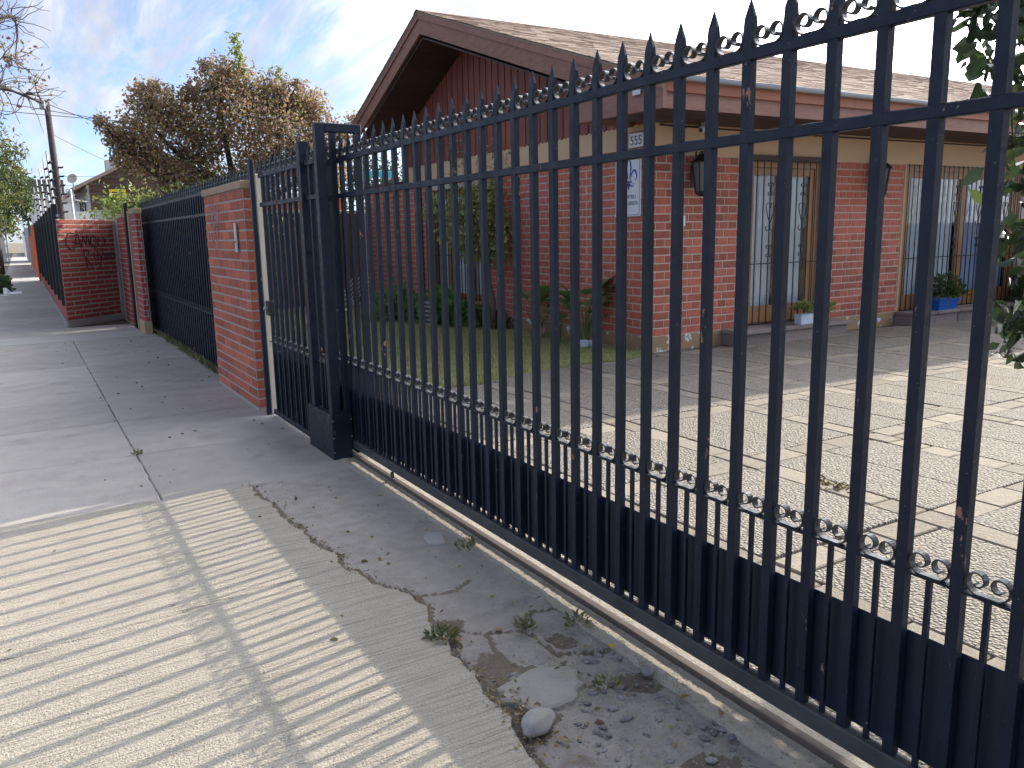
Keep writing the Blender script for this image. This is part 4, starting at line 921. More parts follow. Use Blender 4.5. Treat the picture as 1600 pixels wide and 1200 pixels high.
MB().tube([(6.66, HY-.03, ZF-.02), (6.9, HY-.06, ZF-.06), (7.25, HY-.1, ZF-.02)], .007, 5).build('cable', M['ink'], house)

# doors: frame, glass, curtain, iron grille
def curtain_mesh(x0, x1, z0, z1, y, amp, k, mt, par):
    n = 60; b = MB(); V = []; 
    for i in range(n+1):
        x = x0+(x1-x0)*i/n; yy = y+amp*math.sin(i*k)+amp*.5*math.sin(i*k*2.3+1)
        V += [(x, yy, z0+.01*math.sin(i*.7)), (x, yy, z1)]
    b.add(V, [(2*i, 2*i+2, 2*i+3, 2*i+1) for i in range(n)]); return b.build('curtain', mt, par, True)
def ornament(par, cx, y, cz, s, heart=False):
    b = MB()
    for sg in (-1, 1):
        if heart:
            P = []
            for k in range(15):
                a = R(-60)+k/14*R(270); rr = .042*(1-.35*k/14); P.append((cx+sg*(.008+.042-rr*math.cos(a)*-1*.0-.0+rr*math.cos(math.pi-a)*-1*0), y, cz)) if False else None
            P = [(cx+sg*u, y, cz+v) for u, v in ((.012, .155), (.004, .185), (.02, .22), (.055, .225), (.078, .19), (.07, .13), (.045, .06), (.012, -.02), (-.0, -.06), (.012, -.12), (.05, -.14), (.075, -.11), (.07, -.075), (.045, -.07))]
        else:
            P = [(cx+sg*u, y, cz+v) for u, v in ((.03, .035), (.05, .05), (.045, .075), (.02, .08), (.006, .05), (.006, -.05), (.02, -.08), (.045, -.075), (.05, -.05), (.03, -.035))]
        b.ribbon(P, (0, .012, 0), .006)
    return b.build('ornament', M['black'], par)
def door(name, d, leaves, curt, label):
    x0, x1, z0, z1 = d; yF = HY+.03
    t = new_obj(name, MB().box(x0, x0+.09, yF, yF+.09, z0, z1-.1).box(x1-.09, x1, yF, yF+.09, z0, z1-.1).box(x0, x1, yF, yF+.09, z1-.1, z1).mesh(name, M['wood_frame']), house, (0, 0, 0), label=label); t['_w'] = (0, 0, 0)
    W_ = (x1-x0-.18)/leaves
    for i in range(leaves):
        a, b = x0+.09+W_*i, x0+.09+W_*(i+1)
        f = MB(); s = .085; y0, y1 = yF+.015, yF+.065
        f.box(a+.002, a+s, y0, y1, z0+.02, z1-.105).box(b-s, b-.002, y0, y1, z0+.02, z1-.105).box(a+s, b-s, y0, y1, z0+.02, z0+.26).box(a+s, b-s, y0, y1, z1-.20, z1-.105)
        f.build('sash', M['wood_frame'], t)
        MB().box(a+s, b-s, yF+.036, yF+.042, z0+.26, z1-.20).build('pane', M['glass'], t)
        c = curt[i]
        curtain_mesh(a+s-.03+c[1], b-s+.03-c[2], z0+.24, z1-.15, yF+.12, .012, 1.05, M[c[0]], t)
    # grille
    yb = HY-.035; n = int(round((x1-x0)/.125)); gb = MB().box(-.006, .006, -.006, .006, 0, z1-z0-.03).mesh('grille_bar', M['black'])
    for i in range(n+1): new_obj('grille_bar', gb, t, (x0+.02+(x1-x0-.04)*i/n, yb, z0+.02))
    for z in (z0+.035, z0+.82, z1-.03): MB().box(x0, x1, yb+.007, yb+.013, z, z+.014).build('grille_rail', M['black'], t)
    for i in range(leaves):
        cx = x0+.09+W_*(i+.5); cx = x0+.02+(x1-x0-.04)*round((cx-x0-.02)/((x1-x0-.04)/n))/n
        for dz in (z1-.38, z1-1.18): ornament(t, cx, yb-.008, dz, 1)
        ornament(t, cx, yb-.008, z1-.78, 1, True)
    return t
door('door', D1, 2, [('curtain', 0, .0), ('curtain', 0, .03)], 'twin glazed pine door with pale curtains between the two lanterns')
door('door', D2, 4, [('curtain', .22, .0), ('curtain', .0, .05), ('curtain_blue', 0, 0), ('curtain_blue', 0, 0)], 'wide glazed pine door with blue blinds near the shrub')
MB().box(D2[0]-.045, D2[0]-.003, HY-.012, HY+.05, .2, 2.40).build('door_trim', M['beige'], house)
MB().box(D1[0]-.0, D1[1], HY-.06, HY-.016, D1[3]-.02, D1[3]+.045).build('lintel', M['wood_soffit'], house)
for (a, b, z) in ((7.72, 9.86, .155), (11.32, 14.9, .15)):
    n = int((b-a)/.55); L = (b-a)/n
    for k in range(n):
        MB().box(a+k*L+.004, a+(k+1)*L-.004, HY-.36+random.uniform(-.012, .012), HY-.021, z, z+.052, b=.008).build('sill_stone', M['sill'], house)
        MB().box(a+k*L+.01, a+(k+1)*L-.01, HY-.32+random.uniform(-.012, .01), HY-.022, 0, z-.003, b=.01).build('step_stone', M['sill'], house)
# window on the street side
def street_window():
    y0, y1, z0, z1 = W1; xF = HX+.04
    t = new_obj('window', MB().box(xF, xF+.08, y0, y0+.1, z0, z1-.12).box(xF, xF+.08, y1-.1, y1, z0, z1-.12).box(xF, xF+.08, y0, y1, z1-.12, z1).box(xF, xF+.08, y0, y1, z0-.0, z0+.1).mesh('window', M['wood_frame']), house, (0, 0, 0)); t['_w'] = (0, 0, 0)
    for k in range(1, 3): MB().box(xF+.005, xF+.07, y0+(y1-y0)*k/3-.06, y0+(y1-y0)*k/3+.06, z0+.1, z1-.12).build('mullion', M['wood_frame'], t)
    MB().box(xF+.03, xF+.036, y0+.1, y1-.1, z0+.1, z1-.12).build('pane', M['glass'], t)
    n = 80; b = MB(); V = []
    for i in range(n+1):
        yy = y0+.05+(y1-y0-.1)*i/n; xx = xF+.13+.015*math.sin(i*1.1); V += [(xx, yy, z0+.03), (xx, yy, z1-.05)]
    b.add(V, [(2*i, 2*i+2, 2*i+3, 2*i+1) for i in range(n)]).build('curtain', M['curtain'], t, True)
    xb = HX-.04; nn = 18; gb = MB().box(-.006, .006, -.006, .006, 0, z1-z0).mesh('grille_bar', M['black'])
    for i in range(nn+1): new_obj('grille_bar', gb, t, (xb, y0+(y1-y0)*i/nn, z0))
    for z in (z0+.03, z0+.75, z1-.05): MB().box(xb+.007, xb+.013, y0, y1, z, z+.014).build('grille_rail', M['black'], t)
    MB().box(HX-.10, HX+.0, y0-.06, y1+.06, z0-.09, z0-.005, b=.006).build('sill', M['brick_house'], house)
street_window()

# lanterns, camera, signs on the house
def lantern(cx, label):
    y = HY-.135; t = thing('wall_lantern', label, 'lantern', (cx, HY, 1.9), 'lanterns on the house wall')
    for a in range(6):
        an = R(60*a+30); bn = R(60*a+90)
        MB().tube([(cx+.062*math.cos(an), y+.062*math.sin(an), 1.93), (cx+.098*math.cos(an), y+.098*math.sin(an), 2.22)], .008, 6).build('rib', M['black'], t)
        MB().quad((cx+.058*math.cos(an), y+.058*math.sin(an), 1.935), (cx+.058*math.cos(bn), y+.058*math.sin(bn), 1.935), (cx+.092*math.cos(bn), y+.092*math.sin(bn), 2.215), (cx+.092*math.cos(an), y+.092*math.sin(an), 2.215)).build('pane', M['lantern_glass'], t)
    MB().lathe([(.001, 0), (.03, .005), (.066, .035), (.068, .05), (.001, .05)], (cx, y, 1.885), 6).build('base', M['black'], t)
    MB().lathe([(.118, 0), (.11, .012), (.045, .075), (.035, .08), (.035, .10), (.012, .115), (.001, .118)], (cx, y, 2.215), 6).build('roof', M['black'], t)
    MB().lathe([(.02, 0), (.022, .09), (.001, .1)], (cx, y, 1.94), 10).build('lamp', M['white'], t)
    MB().tube([(cx, HY-.002, 2.0), (cx, HY-.05, 2.33), (cx, HY-.1, 2.36), (cx, y, 2.33)], .011, 8).build('bracket', M['black'], t)
    MB().box(cx-.035, cx+.035, HY-.022, HY-.0095, 1.98, 2.2, b=.004).build('backplate', M['black'], t)
    t.scale = (1.22, 1.22, 1.22)
lantern(7.19, 'black wall lantern between the house corner and the curtained door')
lantern(10.62, 'black wall lantern half hidden behind a gate bar, between the two doors')
t = thing('security_camera', 'small white security camera under the eave above the first lantern', 'camera', (7.2, 7.5, 2.68))
MB().box(7.12, 7.21, 7.44, 7.5, 2.705, 2.735, b=.004).build('mount', M['white'], t)
MB().tube([(7.16, 7.47, 2.715), (7.14, 7.45, 2.68)], .014, 8).build('arm', M['white'], t)
MB().tube([(7.17, 7.47, 2.70), (6.99, 7.36, 2.63)], .038, 12).build('housing', M['white'], t, True)
MB().tube([(6.9905, 7.3605, 2.6303), (6.988, 7.3585, 2.6295)], .028, 12).build('lens', M['ink'], t)
t = thing('switch_box', 'small white switch box on the brick wall below the first lantern', 'box', (7.03, HY, 1.55)); MB().box(7.0, 7.06, HY-.035, HY-.0095, 1.53, 1.66, b=.005).build('cover', M['white'], t)
t = thing('flood_light', 'small square floodlight under the roof corner', 'light', (6.0, 6.5, 2.85)); MB().box(5.655, 5.672, 6.86, 6.98, 2.87, 2.99, b=.004).build('face', M['box_white'], t)
# rot for things on the street wall: local x -> -y world, local y -> z, normal -> -x
RW = Matrix(((0, 0, -1), (-1, 0, 0), (0, 1, 0)))
def wall_text(par, text, size, y, z, x, mt, name='lettering'):
    me = font_mesh(text, size, mt); me.transform(RW.to_4x4()); o = new_obj(name, me, par, (x, y, z)); return o
t = thing('number_plate', 'pale house number plate reading 555 with brown edge on the beige frieze', 'sign', (HX, 7.93, 2.5))
MB().box(HX-.030, HX-.0145, 7.80, 8.10, 2.46, 2.655, b=.004).build('edge', M['frame_brown'], t); MB().box(HX-.034, HX-.0305, 7.815, 8.085, 2.475, 2.64, b=.002).build('face', M['white'], t)
o = wall_text(t, '555', .15, 7.95, 2.505, HX-.0352, M['ink'])
sg = thing('house_sign', 'tall white sign with blue lily emblem and lettering on the brick corner', 'sign', (HX, 8.1, 2.0))
SY0, SY1, SZ0, SZ1 = 7.86, 8.36, 1.66, 2.375
MB().box(HX-.032, HX-.012, SY0, SY1, SZ0, SZ1-.02, b=.008).build('board', M['white'], sg)
cy = (SY0+SY1)/2
b = MB()
for (a, c, w_) in (((SY0+.02, SZ0+.05), (SY0+.02, SZ1-.04), .004), ((SY1-.02, SZ0+.05), (SY1-.02, SZ1-.04), .004), ((SY0+.045, SZ0+.022), (SY1-.045, SZ0+.022), .004), ((SY0+.02, SZ0+.05), (SY0+.045, SZ0+.022), .004), ((SY1-.02, SZ0+.05), (SY1-.045, SZ0+.022), .004)):
    b.tube([(HX-.033, a[0], a[1]), (HX-.033, c[0], c[1])], .003, 4)
b.build('border', M['sign_blue'], sg)
def stroke(pts, ws):
    """flat brush stroke on the sign, widths vary"""
    V = []; n = len(pts)
    for i in range(n):
        p = Vector(pts[i]); d = (Vector(pts[min(i+1, n-1)])-Vector(pts[max(i-1, 0)])).normalized(); q = Vector((-d.y, d.x))*ws[i]
        V += [(HX-.0335, cy-.025-(p+q).x, 2.12+(p+q).y), (HX-.0335, cy-.025-(p-q).x, 2.12+(p-q).y)]
    return V, [(2*i, 2*i+1, 2*i+3, 2*i+2) for i in range(n-1)]
em = MB()
for sgn in (-1, 1):
    em.add(*stroke([(sgn*.0, .25), (sgn*.028, .19), (sgn*.042, .12), (sgn*.028, .05), (sgn*.012, -.02)], [.002, .013, .014, .011, .004]))
    em.add(*stroke([(sgn*.03, -.03), (sgn*.05, .04), (sgn*.09, .09), (sgn*.13, .08), (sgn*.15, .03), (sgn*.14, -.02), (sgn*.115, -.03)], [.004, .011, .014, .015, .012, .008, .003]))
    em.add(*stroke([(sgn*.02, -.07), (sgn*.05, -.10), (sgn*.085, -.10), (sgn*.09, -.065), (sgn*.07, -.055)], [.012, .009, .008, .006, .003]))
em.add(*stroke([(-.06, -.045), (.06, -.045)], [.012, .012])); em.add(*stroke([(0, -.06), (0, -.11), (0, -.15)], [.028, .018, .002]))
em.build('emblem', M['sign_blue'], sg)
wall_text(sg, 'CENTRO', .066, cy-.035, 1.875, HX-.0345, M['grey_ink']); wall_text(sg, 'LOS LIRIOS', .066, cy-.035, 1.80, HX-.0345, M['grey_ink'])

# pots on the sills
def leaves_ball(par, c, rad, n, size, mt, name='leaves', squash=.8, aspect=.5):
    d = rng.normal(size=(n, 3)); d /= np.linalg.norm(d, axis=1)[:, None]; d[:, 2] = np.abs(d[:, 2])*squash
    P = np.array(c)+d*rad*(rng.random(n)**.4)[:, None]
    return recentre(new_obj(name, leaf_mesh(name, P, size, mt, aspect=aspect, dirs=d, droop=-.1), par))
t = thing('potted_plant', 'small plant in a pale box pot on the sill of the curtained door', 'plant', (9.0, 7.42, .207))
b = MB(); b.box(8.87, 9.13, 7.36, 7.48, .208, .345, b=.006).build('pot', M['box_white'], t); MB().tube([(9, 7.42, .34), (9.0, 7.42, .46)], .008, 5).build('stem', M['bark'], t); leaves_ball(t, (8.97, 7.42, .40), .13, 160, .06, M['lime'])
t = thing('potted_plant', 'terracotta pot with pale yellowing leaves on the sill of the curtained door', 'plant', (9.42, 7.45, .207))
MB().lathe([(.001, 0), (.065, 0), (.085, .13), (.098, .13), (.098, .155), (.08, .155), (.075, .13), (.001, .13)], (9.42, 7.46, .208), 16).build('pot', M['terracotta'], t, True); leaves_ball(t, (9.42, 7.44, .36), .13, 60, .11, M['ivy'], aspect=.4)
t = thing('planter', 'bright blue trough planter with a leafy green plant below the wide door', 'plant', (12.22, 7.45, .203))
MB().add([(11.98, 7.38, .204), (12.42, 7.38, .204), (12.42, 7.52, .204), (11.98, 7.52, .204), (11.93, 7.34, .365), (12.47, 7.34, .365), (12.47, 7.56, .365), (11.93, 7.56, .365)], [(3, 2, 1, 0), (0, 1, 5, 4), (1, 2, 6, 5), (2, 3, 7, 6), (3, 0, 4, 7), (4, 5, 6, 7)]).build('trough', M['blue_plastic'], t); MB().box(11.91, 12.49, 7.325, 7.34, .35, .372).box(11.91, 12.49, 7.56, 7.575, .35, .372).build('rim', M['blue_plastic'], t)
leaves_ball(t, (12.22, 7.45, .40), .30, 420, .075, M['green'], squash=1.1)

# ------------------------------------------------------------------ garden things by the house
def strap_plant(label, x, y, n, h, pot=None, seed=0):
    t = thing('lily_plant', label, 'plant', (x, y, .02), 'lily plants by the house wall'); r = random.Random(seed); st_ = MB(); lf = MB()
    for i in range(n):
        a = r.uniform(0, 6.28); le = r.uniform(.03, .16)*h/.6; hh = h*r.uniform(.5, 1); top = Vector((x+le*math.cos(a), y+le*math.sin(a), .03+hh*.72))
        st_.tube([(x+.03*math.cos(a), y+.03*math.sin(a), .02), (x+le*.5*math.cos(a), y+le*.5*math.sin(a), .03+hh*.4), top], [.013, .011, .006], 5)
        d = Vector((math.cos(a), math.sin(a), r.uniform(.1, 1.3))).normalized(); s_ = d.cross(Vector((0, 0, 1))).normalized(); L = hh*.5; W_ = L*.3; u = s_.cross(d)
        P = [top, top+d*L*.3+s_*W_+u*.012, top+d*L*.65+s_*W_*.8-Vector((0, 0, .01)), top+d*L-Vector((0, 0, .05)), top+d*L*.65-s_*W_*.8-Vector((0, 0, .01)), top+d*L*.3-s_*W_+u*.012, top+d*L*.5-u*.01]
        LF = MB().add(P, [(0, 1, 6), (1, 2, 6), (2, 3, 6), (3, 4, 6), (4, 5, 6), (5, 0, 6)]); LF.build('leaf', M['glossy_green'], t)
    st_.build('stems', M['weed'], t)
    return t
M['glossy_green'] = mat('broad lily leaf', (.12, .24, .075), .4, var=(.18, .31, .10), vscale=12, rnd=.25, transl=.2)
strap_plant('lily plant with a white wrapped foot, farthest from the house corner', 6.2, 9.75, 13, .85, 0, 1)
t = thing('white_wrap', 'white plastic sleeve around the foot of the farthest lily plant', 'sleeve', (6.15, 9.66, .02)); MB().lathe([(.05, 0), (.07, .1), (.05, .22), (.045, .22), (.06, .1), (.04, 0)], (6.15, 9.66, .02), 9).build('sleeve', M['white'], t)
strap_plant('tallest lily plant, nearest the house corner', 6.22, 8.62, 19, .95, 0, 2)
strap_plant('short lily plant between the two taller ones', 6.1, 9.05, 9, .5, 0, 3)
t = thing('cut_bottle_pot', 'pale blue cut plastic pots at the foot of the tallest lily plant', 'pot', (6.15, 8.5, .02)); MB().box(6.06, 6.16, 8.43, 8.53, .02, .12, b=.012).build('pot', M['box_white'], t); MB().box(6.18, 6.27, 8.39, 8.48, .02, .115, b=.012).build('pot', M['box_white'], t)
# small climber tree before the street window
def tree(name, label, cat, base, limbs, lobes, n, lsize, leafm, barkm, group=None, aspect=.55, r0=.06, shell=.5, droop=.3):
    t = thing(name, label, cat, base, group); b = MB(); r = random.Random(int(base[0]*100+base[1]*10))
    for L in limbs: 
        m = len(L[0]); b.tube(L[0], [L[1]*(1-.75*k/(m-1)) for k in range(m)], 7)
    # twigs into the lobes
    ends = [Vector(L[0][-1]) for L in limbs]
    for c, rad in lobes:
        c = Vector(c); e = min(ends, key=lambda q: (q-c).length); mid = e.lerp(c, .5)+Vector((r.uniform(-.1, .1), r.uniform(-.1, .1), .08))*rad
        b.tube([e, mid, c], [r0*.3, r0*.2, r0*.1], 5)
        for k in range(7):
            d = Vector((r.gauss(0, 1), r.gauss(0, 1), r.gauss(.3, .8))).normalized(); b.tube([c, c+d*rad*.5+Vector((0, 0, .03)), c+d*rad*1.0], [r0*.09, r0*.06, r0*.03], 4)
    b.build('trunk', barkm, t, True)
    w_ = np.array([q[1]**2 for q in lobes]); w_ = w_/w_.sum(); idx = rng.choice(len(lobes), n, p=w_)
    cc = np.array([q[0] for q in lobes])[idx]; rr = np.array([q[1] for q in lobes])[idx]
    # clustered sprigs inside each lobe
    ns = max(8, n//14); sid = rng.integers(0, ns, n); sd_ = rng.normal(size=(ns, 3)); sd_ /= np.linalg.norm(sd_, axis=1)[:, None]; sr = (rng.random(ns)**shell)
    P = cc+(sd_[sid]*sr[sid][:, None])*rr[:, None]*1.0+rng.normal(size=(n, 3))*(.12*rr)[:, None]
    recentre(new_obj('crown', leaf_mesh('crown', P, lsize, leafm, aspect=aspect, droop=droop), t))
    return t
tree('climber_tree', 'thin pale trunked small tree with dense leaves before the street side window', 'tree', (6.17, 10.95, .02),
     [([(6.17, 10.95, 0), (6.19, 10.95, .45), (6.12, 10.93, .75), (6.15, 10.95, 1.3)], .05), ([(6.15, 10.95, 1.2), (5.9, 10.9, 1.6), (5.75, 10.9, 1.95)], .03), ([(6.15, 10.95, 1.2), (6.3, 11, 1.7)], .03)],
     [((5.75, 10.95, 1.9), .33), ((6.05, 10.9, 1.75), .36), ((6.3, 10.95, 1.55), .3), ((5.95, 11, 1.35), .33), ((5.6, 10.95, 1.55), .3), ((6.15, 11, 2.05), .28), ((5.5, 11.4, 1.9), .22), ((6.25, 10.9, 1.2), .24)], 3600, .075, M['ivy'], M['bark'], r0=.05)
C = []; D_ = []
vb = MB()
for k in range(9):
    y0 = 10.6+.28*k; p = Vector((6.42, y0, 2.1)); P = [p.copy()]
    for s in range(7): p = p+Vector((r_.gauss(0, .012), r_.gauss(0, .09), r_.uniform(.05, .16))); P.append(p.copy()); C += [(p.x+r_.gauss(-.01, .02), p.y+r_.gauss(0, .05), p.z+r_.gauss(0, .04)) for q in range(4)]
    vb.tube(P, .004, 4)
t = thing('creeper', 'straggling half bare creeper climbing over the beige frieze and cladding', 'plant', (6.42, 11.8, 2.0)); vb.build('stems', M['bark'], t); recentre(new_obj('leaves', leaf_mesh('leaves', C, .05, M['ivy']), t))
def bush(label, c, rads, n, size, mt, cat='bush', name='garden_bush', group=None):
    t = thing(name, label, cat, (c[0], c[1], 0), group); d = rng.normal(size=(n, 3)); d /= np.linalg.norm(d, axis=1)[:, None]; d[:, 2] = np.abs(d[:, 2])
    nn = np.array([noise.noise(Vector(q*2.2+np.array(c))) for q in d]); k = (rng.random(n)**.45)*(1+.45*nn)
    P = np.array(c)+d*np.array(rads)*k[:, None]
    recentre(new_obj('foliage', leaf_mesh('foliage', P, size, mt, dirs=d, droop=0, aspect=.7), t))
    b = MB()
    for q in range(7):
        dd = d[q]; b.tube([(c[0]+dd[0]*.05, c[1]+dd[1]*.05, 0), (c[0]+dd[0]*rads[0]*.5, c[1]+dd[1]*rads[1]*.5, rads[2]*.6)], [.012, .005], 5)
    b.build('stems', M['bark'], t); return t
M['bush'] = mat('bright garden leaves', (.07, .14, .03), .55, island=[(0, (.10, .22, .05)), (1, (.25, .44, .09)), (.5, (.14, .29, .07))], transl=.35)
bush('broad bright green bush at the foot of the house wall, farther left one', (5.62, 13.5, .02), (.5, .75, .55), 1100, .11, M['bush'], group='bushes in the lawn bed')
bush('broad bright green bush under the street side window', (6.0, 12.3, .02), (.4, .8, .5), 1100, .11, M['bush'], group='bushes in the lawn bed')
bush('low dark bush at the foot of the small climbing tree', (6.3, 11.3, .02), (.25, .5, .3), 500, .08, M['green'], group='bushes in the lawn bed')
t = thing('striped_vent', 'little slatted crate standing among the bushes', 'crate', (5.75, 12.2, .02))
for k in range(6): MB().box(5.6, 5.62, 11.95, 12.25, .03+k*.07, .07+k*.07).build('slat', M['galv'], t)
for yy in (11.95, 12.23): MB().box(5.621, 5.64, yy, yy+.02, .02, .46).build('stile', M['ink'], t)
# boundary wall across the end of the garden
t = thing('boundary_wall', 'brown brick garden wall with white lattice at the far end of the lawn', 'wall', (4, 17.2, 0))
MB().box(1.9, 7.6, 17.15, 17.3, 0, 1.95).build('panel', M['brick_brown'], t); MB().box(1.9, 7.6, 17.12, 17.33, 1.95, 2.02, b=.01).build('coping', M['cream'], t)
lt = thing('lattice_panel', 'white lattice panel standing before the brown garden wall', 'lattice', (5.9, 16.95, 0))
for k in range(7):
    for (dy_, s_) in ((0, 1), (.012, -1)):
        x0 = 5.72+k*.07; MB().prism([(x0, 17.0+dy_, .05), (x0+.022, 17.0+dy_, .05), (x0+.022+s_*.42, 17.0+dy_, .6), (x0+s_*.42, 17.0+dy_, .6)], (0, .008, 0)).build('lath', M['white'], lt)
MB().box(5.3, 6.6, 16.96, 17.03, 0, .045).build('foot', M['white'], lt)
t = thing('turquoise_board', 'turquoise board edge showing left of the house behind the gate', 'board', (6.9, 18.3, 0)); MB().box(6.95, 7.75, 18.2, 18.26, 2.80, 2.94, b=.004).build('board', M['teal'], t); MB().box(6.97, 7.03, 18.21, 18.25, 0, 2.80).build('leg', M['galv'], t); MB().box(7.66, 7.72, 18.21, 18.25, 0, 2.80).build('leg', M['galv'], t)
t = thing('orange_wall', 'orange brick wall with pale coping beyond the garden wall', 'wall', (5.8, 19.5, 0)); MB().box(4.6, 6.9, 19.4, 19.6, 0, 2.35).build('panel', M['orange'], t); MB().box(4.55, 6.95, 19.35, 19.65, 2.35, 2.5, b=.01).build('coping', M['pale_wall'], t)
t = thing('dark_post', 'black post at the house end of the garden wall', 'post', (6.42, 16.95, 0)); MB().box(6.36, 6.44, 16.9, 16.98, 0, 2.2, b=.004).build('shaft', M['black'], t)
tree('garden_tree', 'dark green tree beyond the garden wall left of the house', 'tree', (7.3, 22, 0), [([(7.3, 22, 0), (7.3, 22, 1.4), (7.2, 22, 2.2)], .1)], [((6.7, 22, 3.0), .8), ((7.6, 22, 3.1), .8), ((6.1, 22, 2.5), .8), ((8.5, 22, 2.6), .9), ((7.2, 22, 2.1), .9), ((8.3, 22, 3.2), .7), ((9.2, 22, 3.0), .8)], 3800, .11, M['green'], M['bark_dark'], r0=.07)
# timber fence and bush beyond the drive
t = thing('timber_fence', 'brown timber board fence at the far end of the driveway', 'fence', (16.5, 7.2, 0))
for k in range(32): MB().box(15.9+k*.005, 15.93+k*.005, 3.3+k*.135, 3.425+k*.135, 0, 1.5+.02*random.random()).build('board', M['wood_soffit'], t)
for z in (.4, 1.2): MB().box(16.1, 16.15, 3.3, 7.6, z, z+.08).build('rail', M['wood_soffit'], t)
bush('dark leafy bush at the end of the driveway beside the wide door', (14.6, 7.2, .0), (.6, .45, .95), 1300, .09, M['green'])

# ================================================================== TREES
def off(x, y, z): return (x, y, z)
PL = [((2.1, 16.2, 3.35), .5), ((2.35, 16.4, 3.85), .42), ((2.75, 16.6, 3.75), .48), ((3.05, 16.3, 3.35), .55), ((3.35, 16.3, 4.15), .42), ((3.65, 16.5, 4.5), .38), ((3.95, 16.4, 4.25), .45), ((3.65, 16.2, 3.6), .65), ((4.3, 16.5, 4.0), .42), ((4.6, 16.5, 4.25), .36), ((4.95, 16.5, 4.0), .45), ((5.25, 16.4, 4.0), .35), ((4.5, 16.2, 3.4), .65), ((5.35, 16.3, 3.55), .42), ((3.0, 16.3, 2.85), .5), ((2.3, 16.2, 2.85), .45), ((5.0, 16.2, 2.95), .55), ((1.75, 16, 3.05), .28), ((1.45, 15.9, 3.45), .17), ((1.6, 15.95, 3.25), .2), ((1.9, 16, 3.2), .3), ((6.15, 16.4, 3.75), .22), ((5.85, 16.4, 3.45), .28), ((2.2, 16.5, 4.05), .25), ((1.8, 15.8, 2.7), .22), ((1.65, 15.8, 2.85), .15), ((2.6, 16, 2.5), .4), ((4.0, 16.2, 2.6), .5), ((5.5, 16.3, 2.8), .4), ((3.3, 16.2, 2.4), .4), ((3.3, 16.4, 4.6), .16), ((5.0, 16.4, 4.4), .14), ((4.6, 17.7, 3.0), .6), ((3.6, 17.4, 2.3), .55), ((5.5, 17.8, 3.2), .5), ((2.45, 16.5, 4.22), .12), ((3.0, 16.5, 4.1), .2)]  # the rearmost lobes are added to block sun from the graffiti wall
PL = [((c[0], c[1], c[2]), r) for c, r in PL]
tr_ = tree('plum_tree', 'large purple brown plum tree rising behind the navy side gate', 'tree', (3.7, 16.3, 0),
     [([(3.7, 16.3, 0), (3.75, 16.3, .9), (3.7, 16.3, 1.6), (3.65, 16.3, 2.1)], .13), ([(3.65, 16.3, 1.8), (3.1, 16.3, 2.6), (2.5, 16.3, 3.2), (2.2, 16.3, 3.6)], .08), ([(3.65, 16.3, 1.9), (3.6, 16.3, 2.8), (3.5, 16.3, 3.6), (3.5, 16.3, 4.2)], .08), ([(3.68, 16.3, 1.8), (4.2, 16.3, 2.6), (4.6, 16.4, 3.3), (4.7, 16.4, 3.9)], .08), ([(3.65, 16.3, 1.7), (2.9, 16.1, 2.2), (2.1, 16, 2.7), (1.7, 15.9, 3.1)], .06), ([(3.7, 16.3, 1.8), (4.6, 16.2, 2.4), (5.3, 16.3, 3.0)], .07)],
     PL, 40000, .064, M['plum'], M['bark_dark'], r0=.1, shell=.42)
C = [(3.93+.04*math.sin(k*.5)-.09*k/40+r_.gauss(0, .045), 16.3+r_.gauss(0, .05), 4.5+k/40*.72) for k in range(40) for q in range(6)]
C += [(4.62+r_.gauss(0, .06), 16.4+r_.gauss(0, .06), 4.5+r_.random()*.22) for k in range(60)]
sp = recentre(new_obj('green_shoot', leaf_mesh('green_shoot', C, .07, M['lime'], droop=.6), tr_, label='upright pale green shoots', kind='stuff'))
C = [(1.5+r_.gauss(.25, .3), 15.3+r_.gauss(0, .2), 2.25+abs(r_.gauss(0, .22))) for k in range(420)]
t = thing('green_shrub', 'lime green leafy shrub peeping over the graffiti wall corner', 'shrub', (2.1, 17.6, 0)); C = [(2.0+r_.gauss(0, .33), 18+r_.gauss(0, .25), 1.95+r_.gauss(.1, .22)) for k in range(900)]
recentre(new_obj('foliage', leaf_mesh('foliage', C, .09, M['lime']), t)); MB().tube([(2.1, 18, 0), (2.05, 18, 1.2), (2.0, 18, 1.9)], [.04, .03, .015], 6).build('stem', M['bark'], t)
C = [(2.9+r_.gauss(0, .55), 15.2+r_.gauss(0, .3), 1.95+r_.gauss(.1, .2)) for k in range(1500)]+[(3.4+r_.gauss(0, .5), 16.6+r_.gauss(0, .5), 1.2+r_.gauss(0, .5)) for k in range(1800)]  # second, lower leaf mass is added to keep sunlight off the graffiti wall
t = thing('hedge_shrub', 'mixed green shrub below the plum tree behind the side gate', 'shrub', (2.9, 15.2, 0)); recentre(new_obj('foliage', leaf_mesh('foliage', C, .08, M['olive']), t)); MB().tube([(2.9, 15.2, 0), (2.9, 15.2, 1.0), (2.8, 15.2, 1.9)], [.05, .04, .02], 6).build('stem', M['bark'], t)
tree('yard_tree', 'green tree in the yard behind the tall dark pole and the sheet fence', 'tree', (5.6, 27, 0), [([(5.6, 27, 0), (5.6, 27, 1.4), (5.5, 27, 2.2)], .12)], [((5.4, 27, 2.2), .8), ((6.0, 26.2, 1.9), .8), ((5.0, 27.9, 2.0), .7), ((6.6, 27.4, 2.6), .7)], 1800, .11, M['green'], M['bark_dark'], r0=.07)
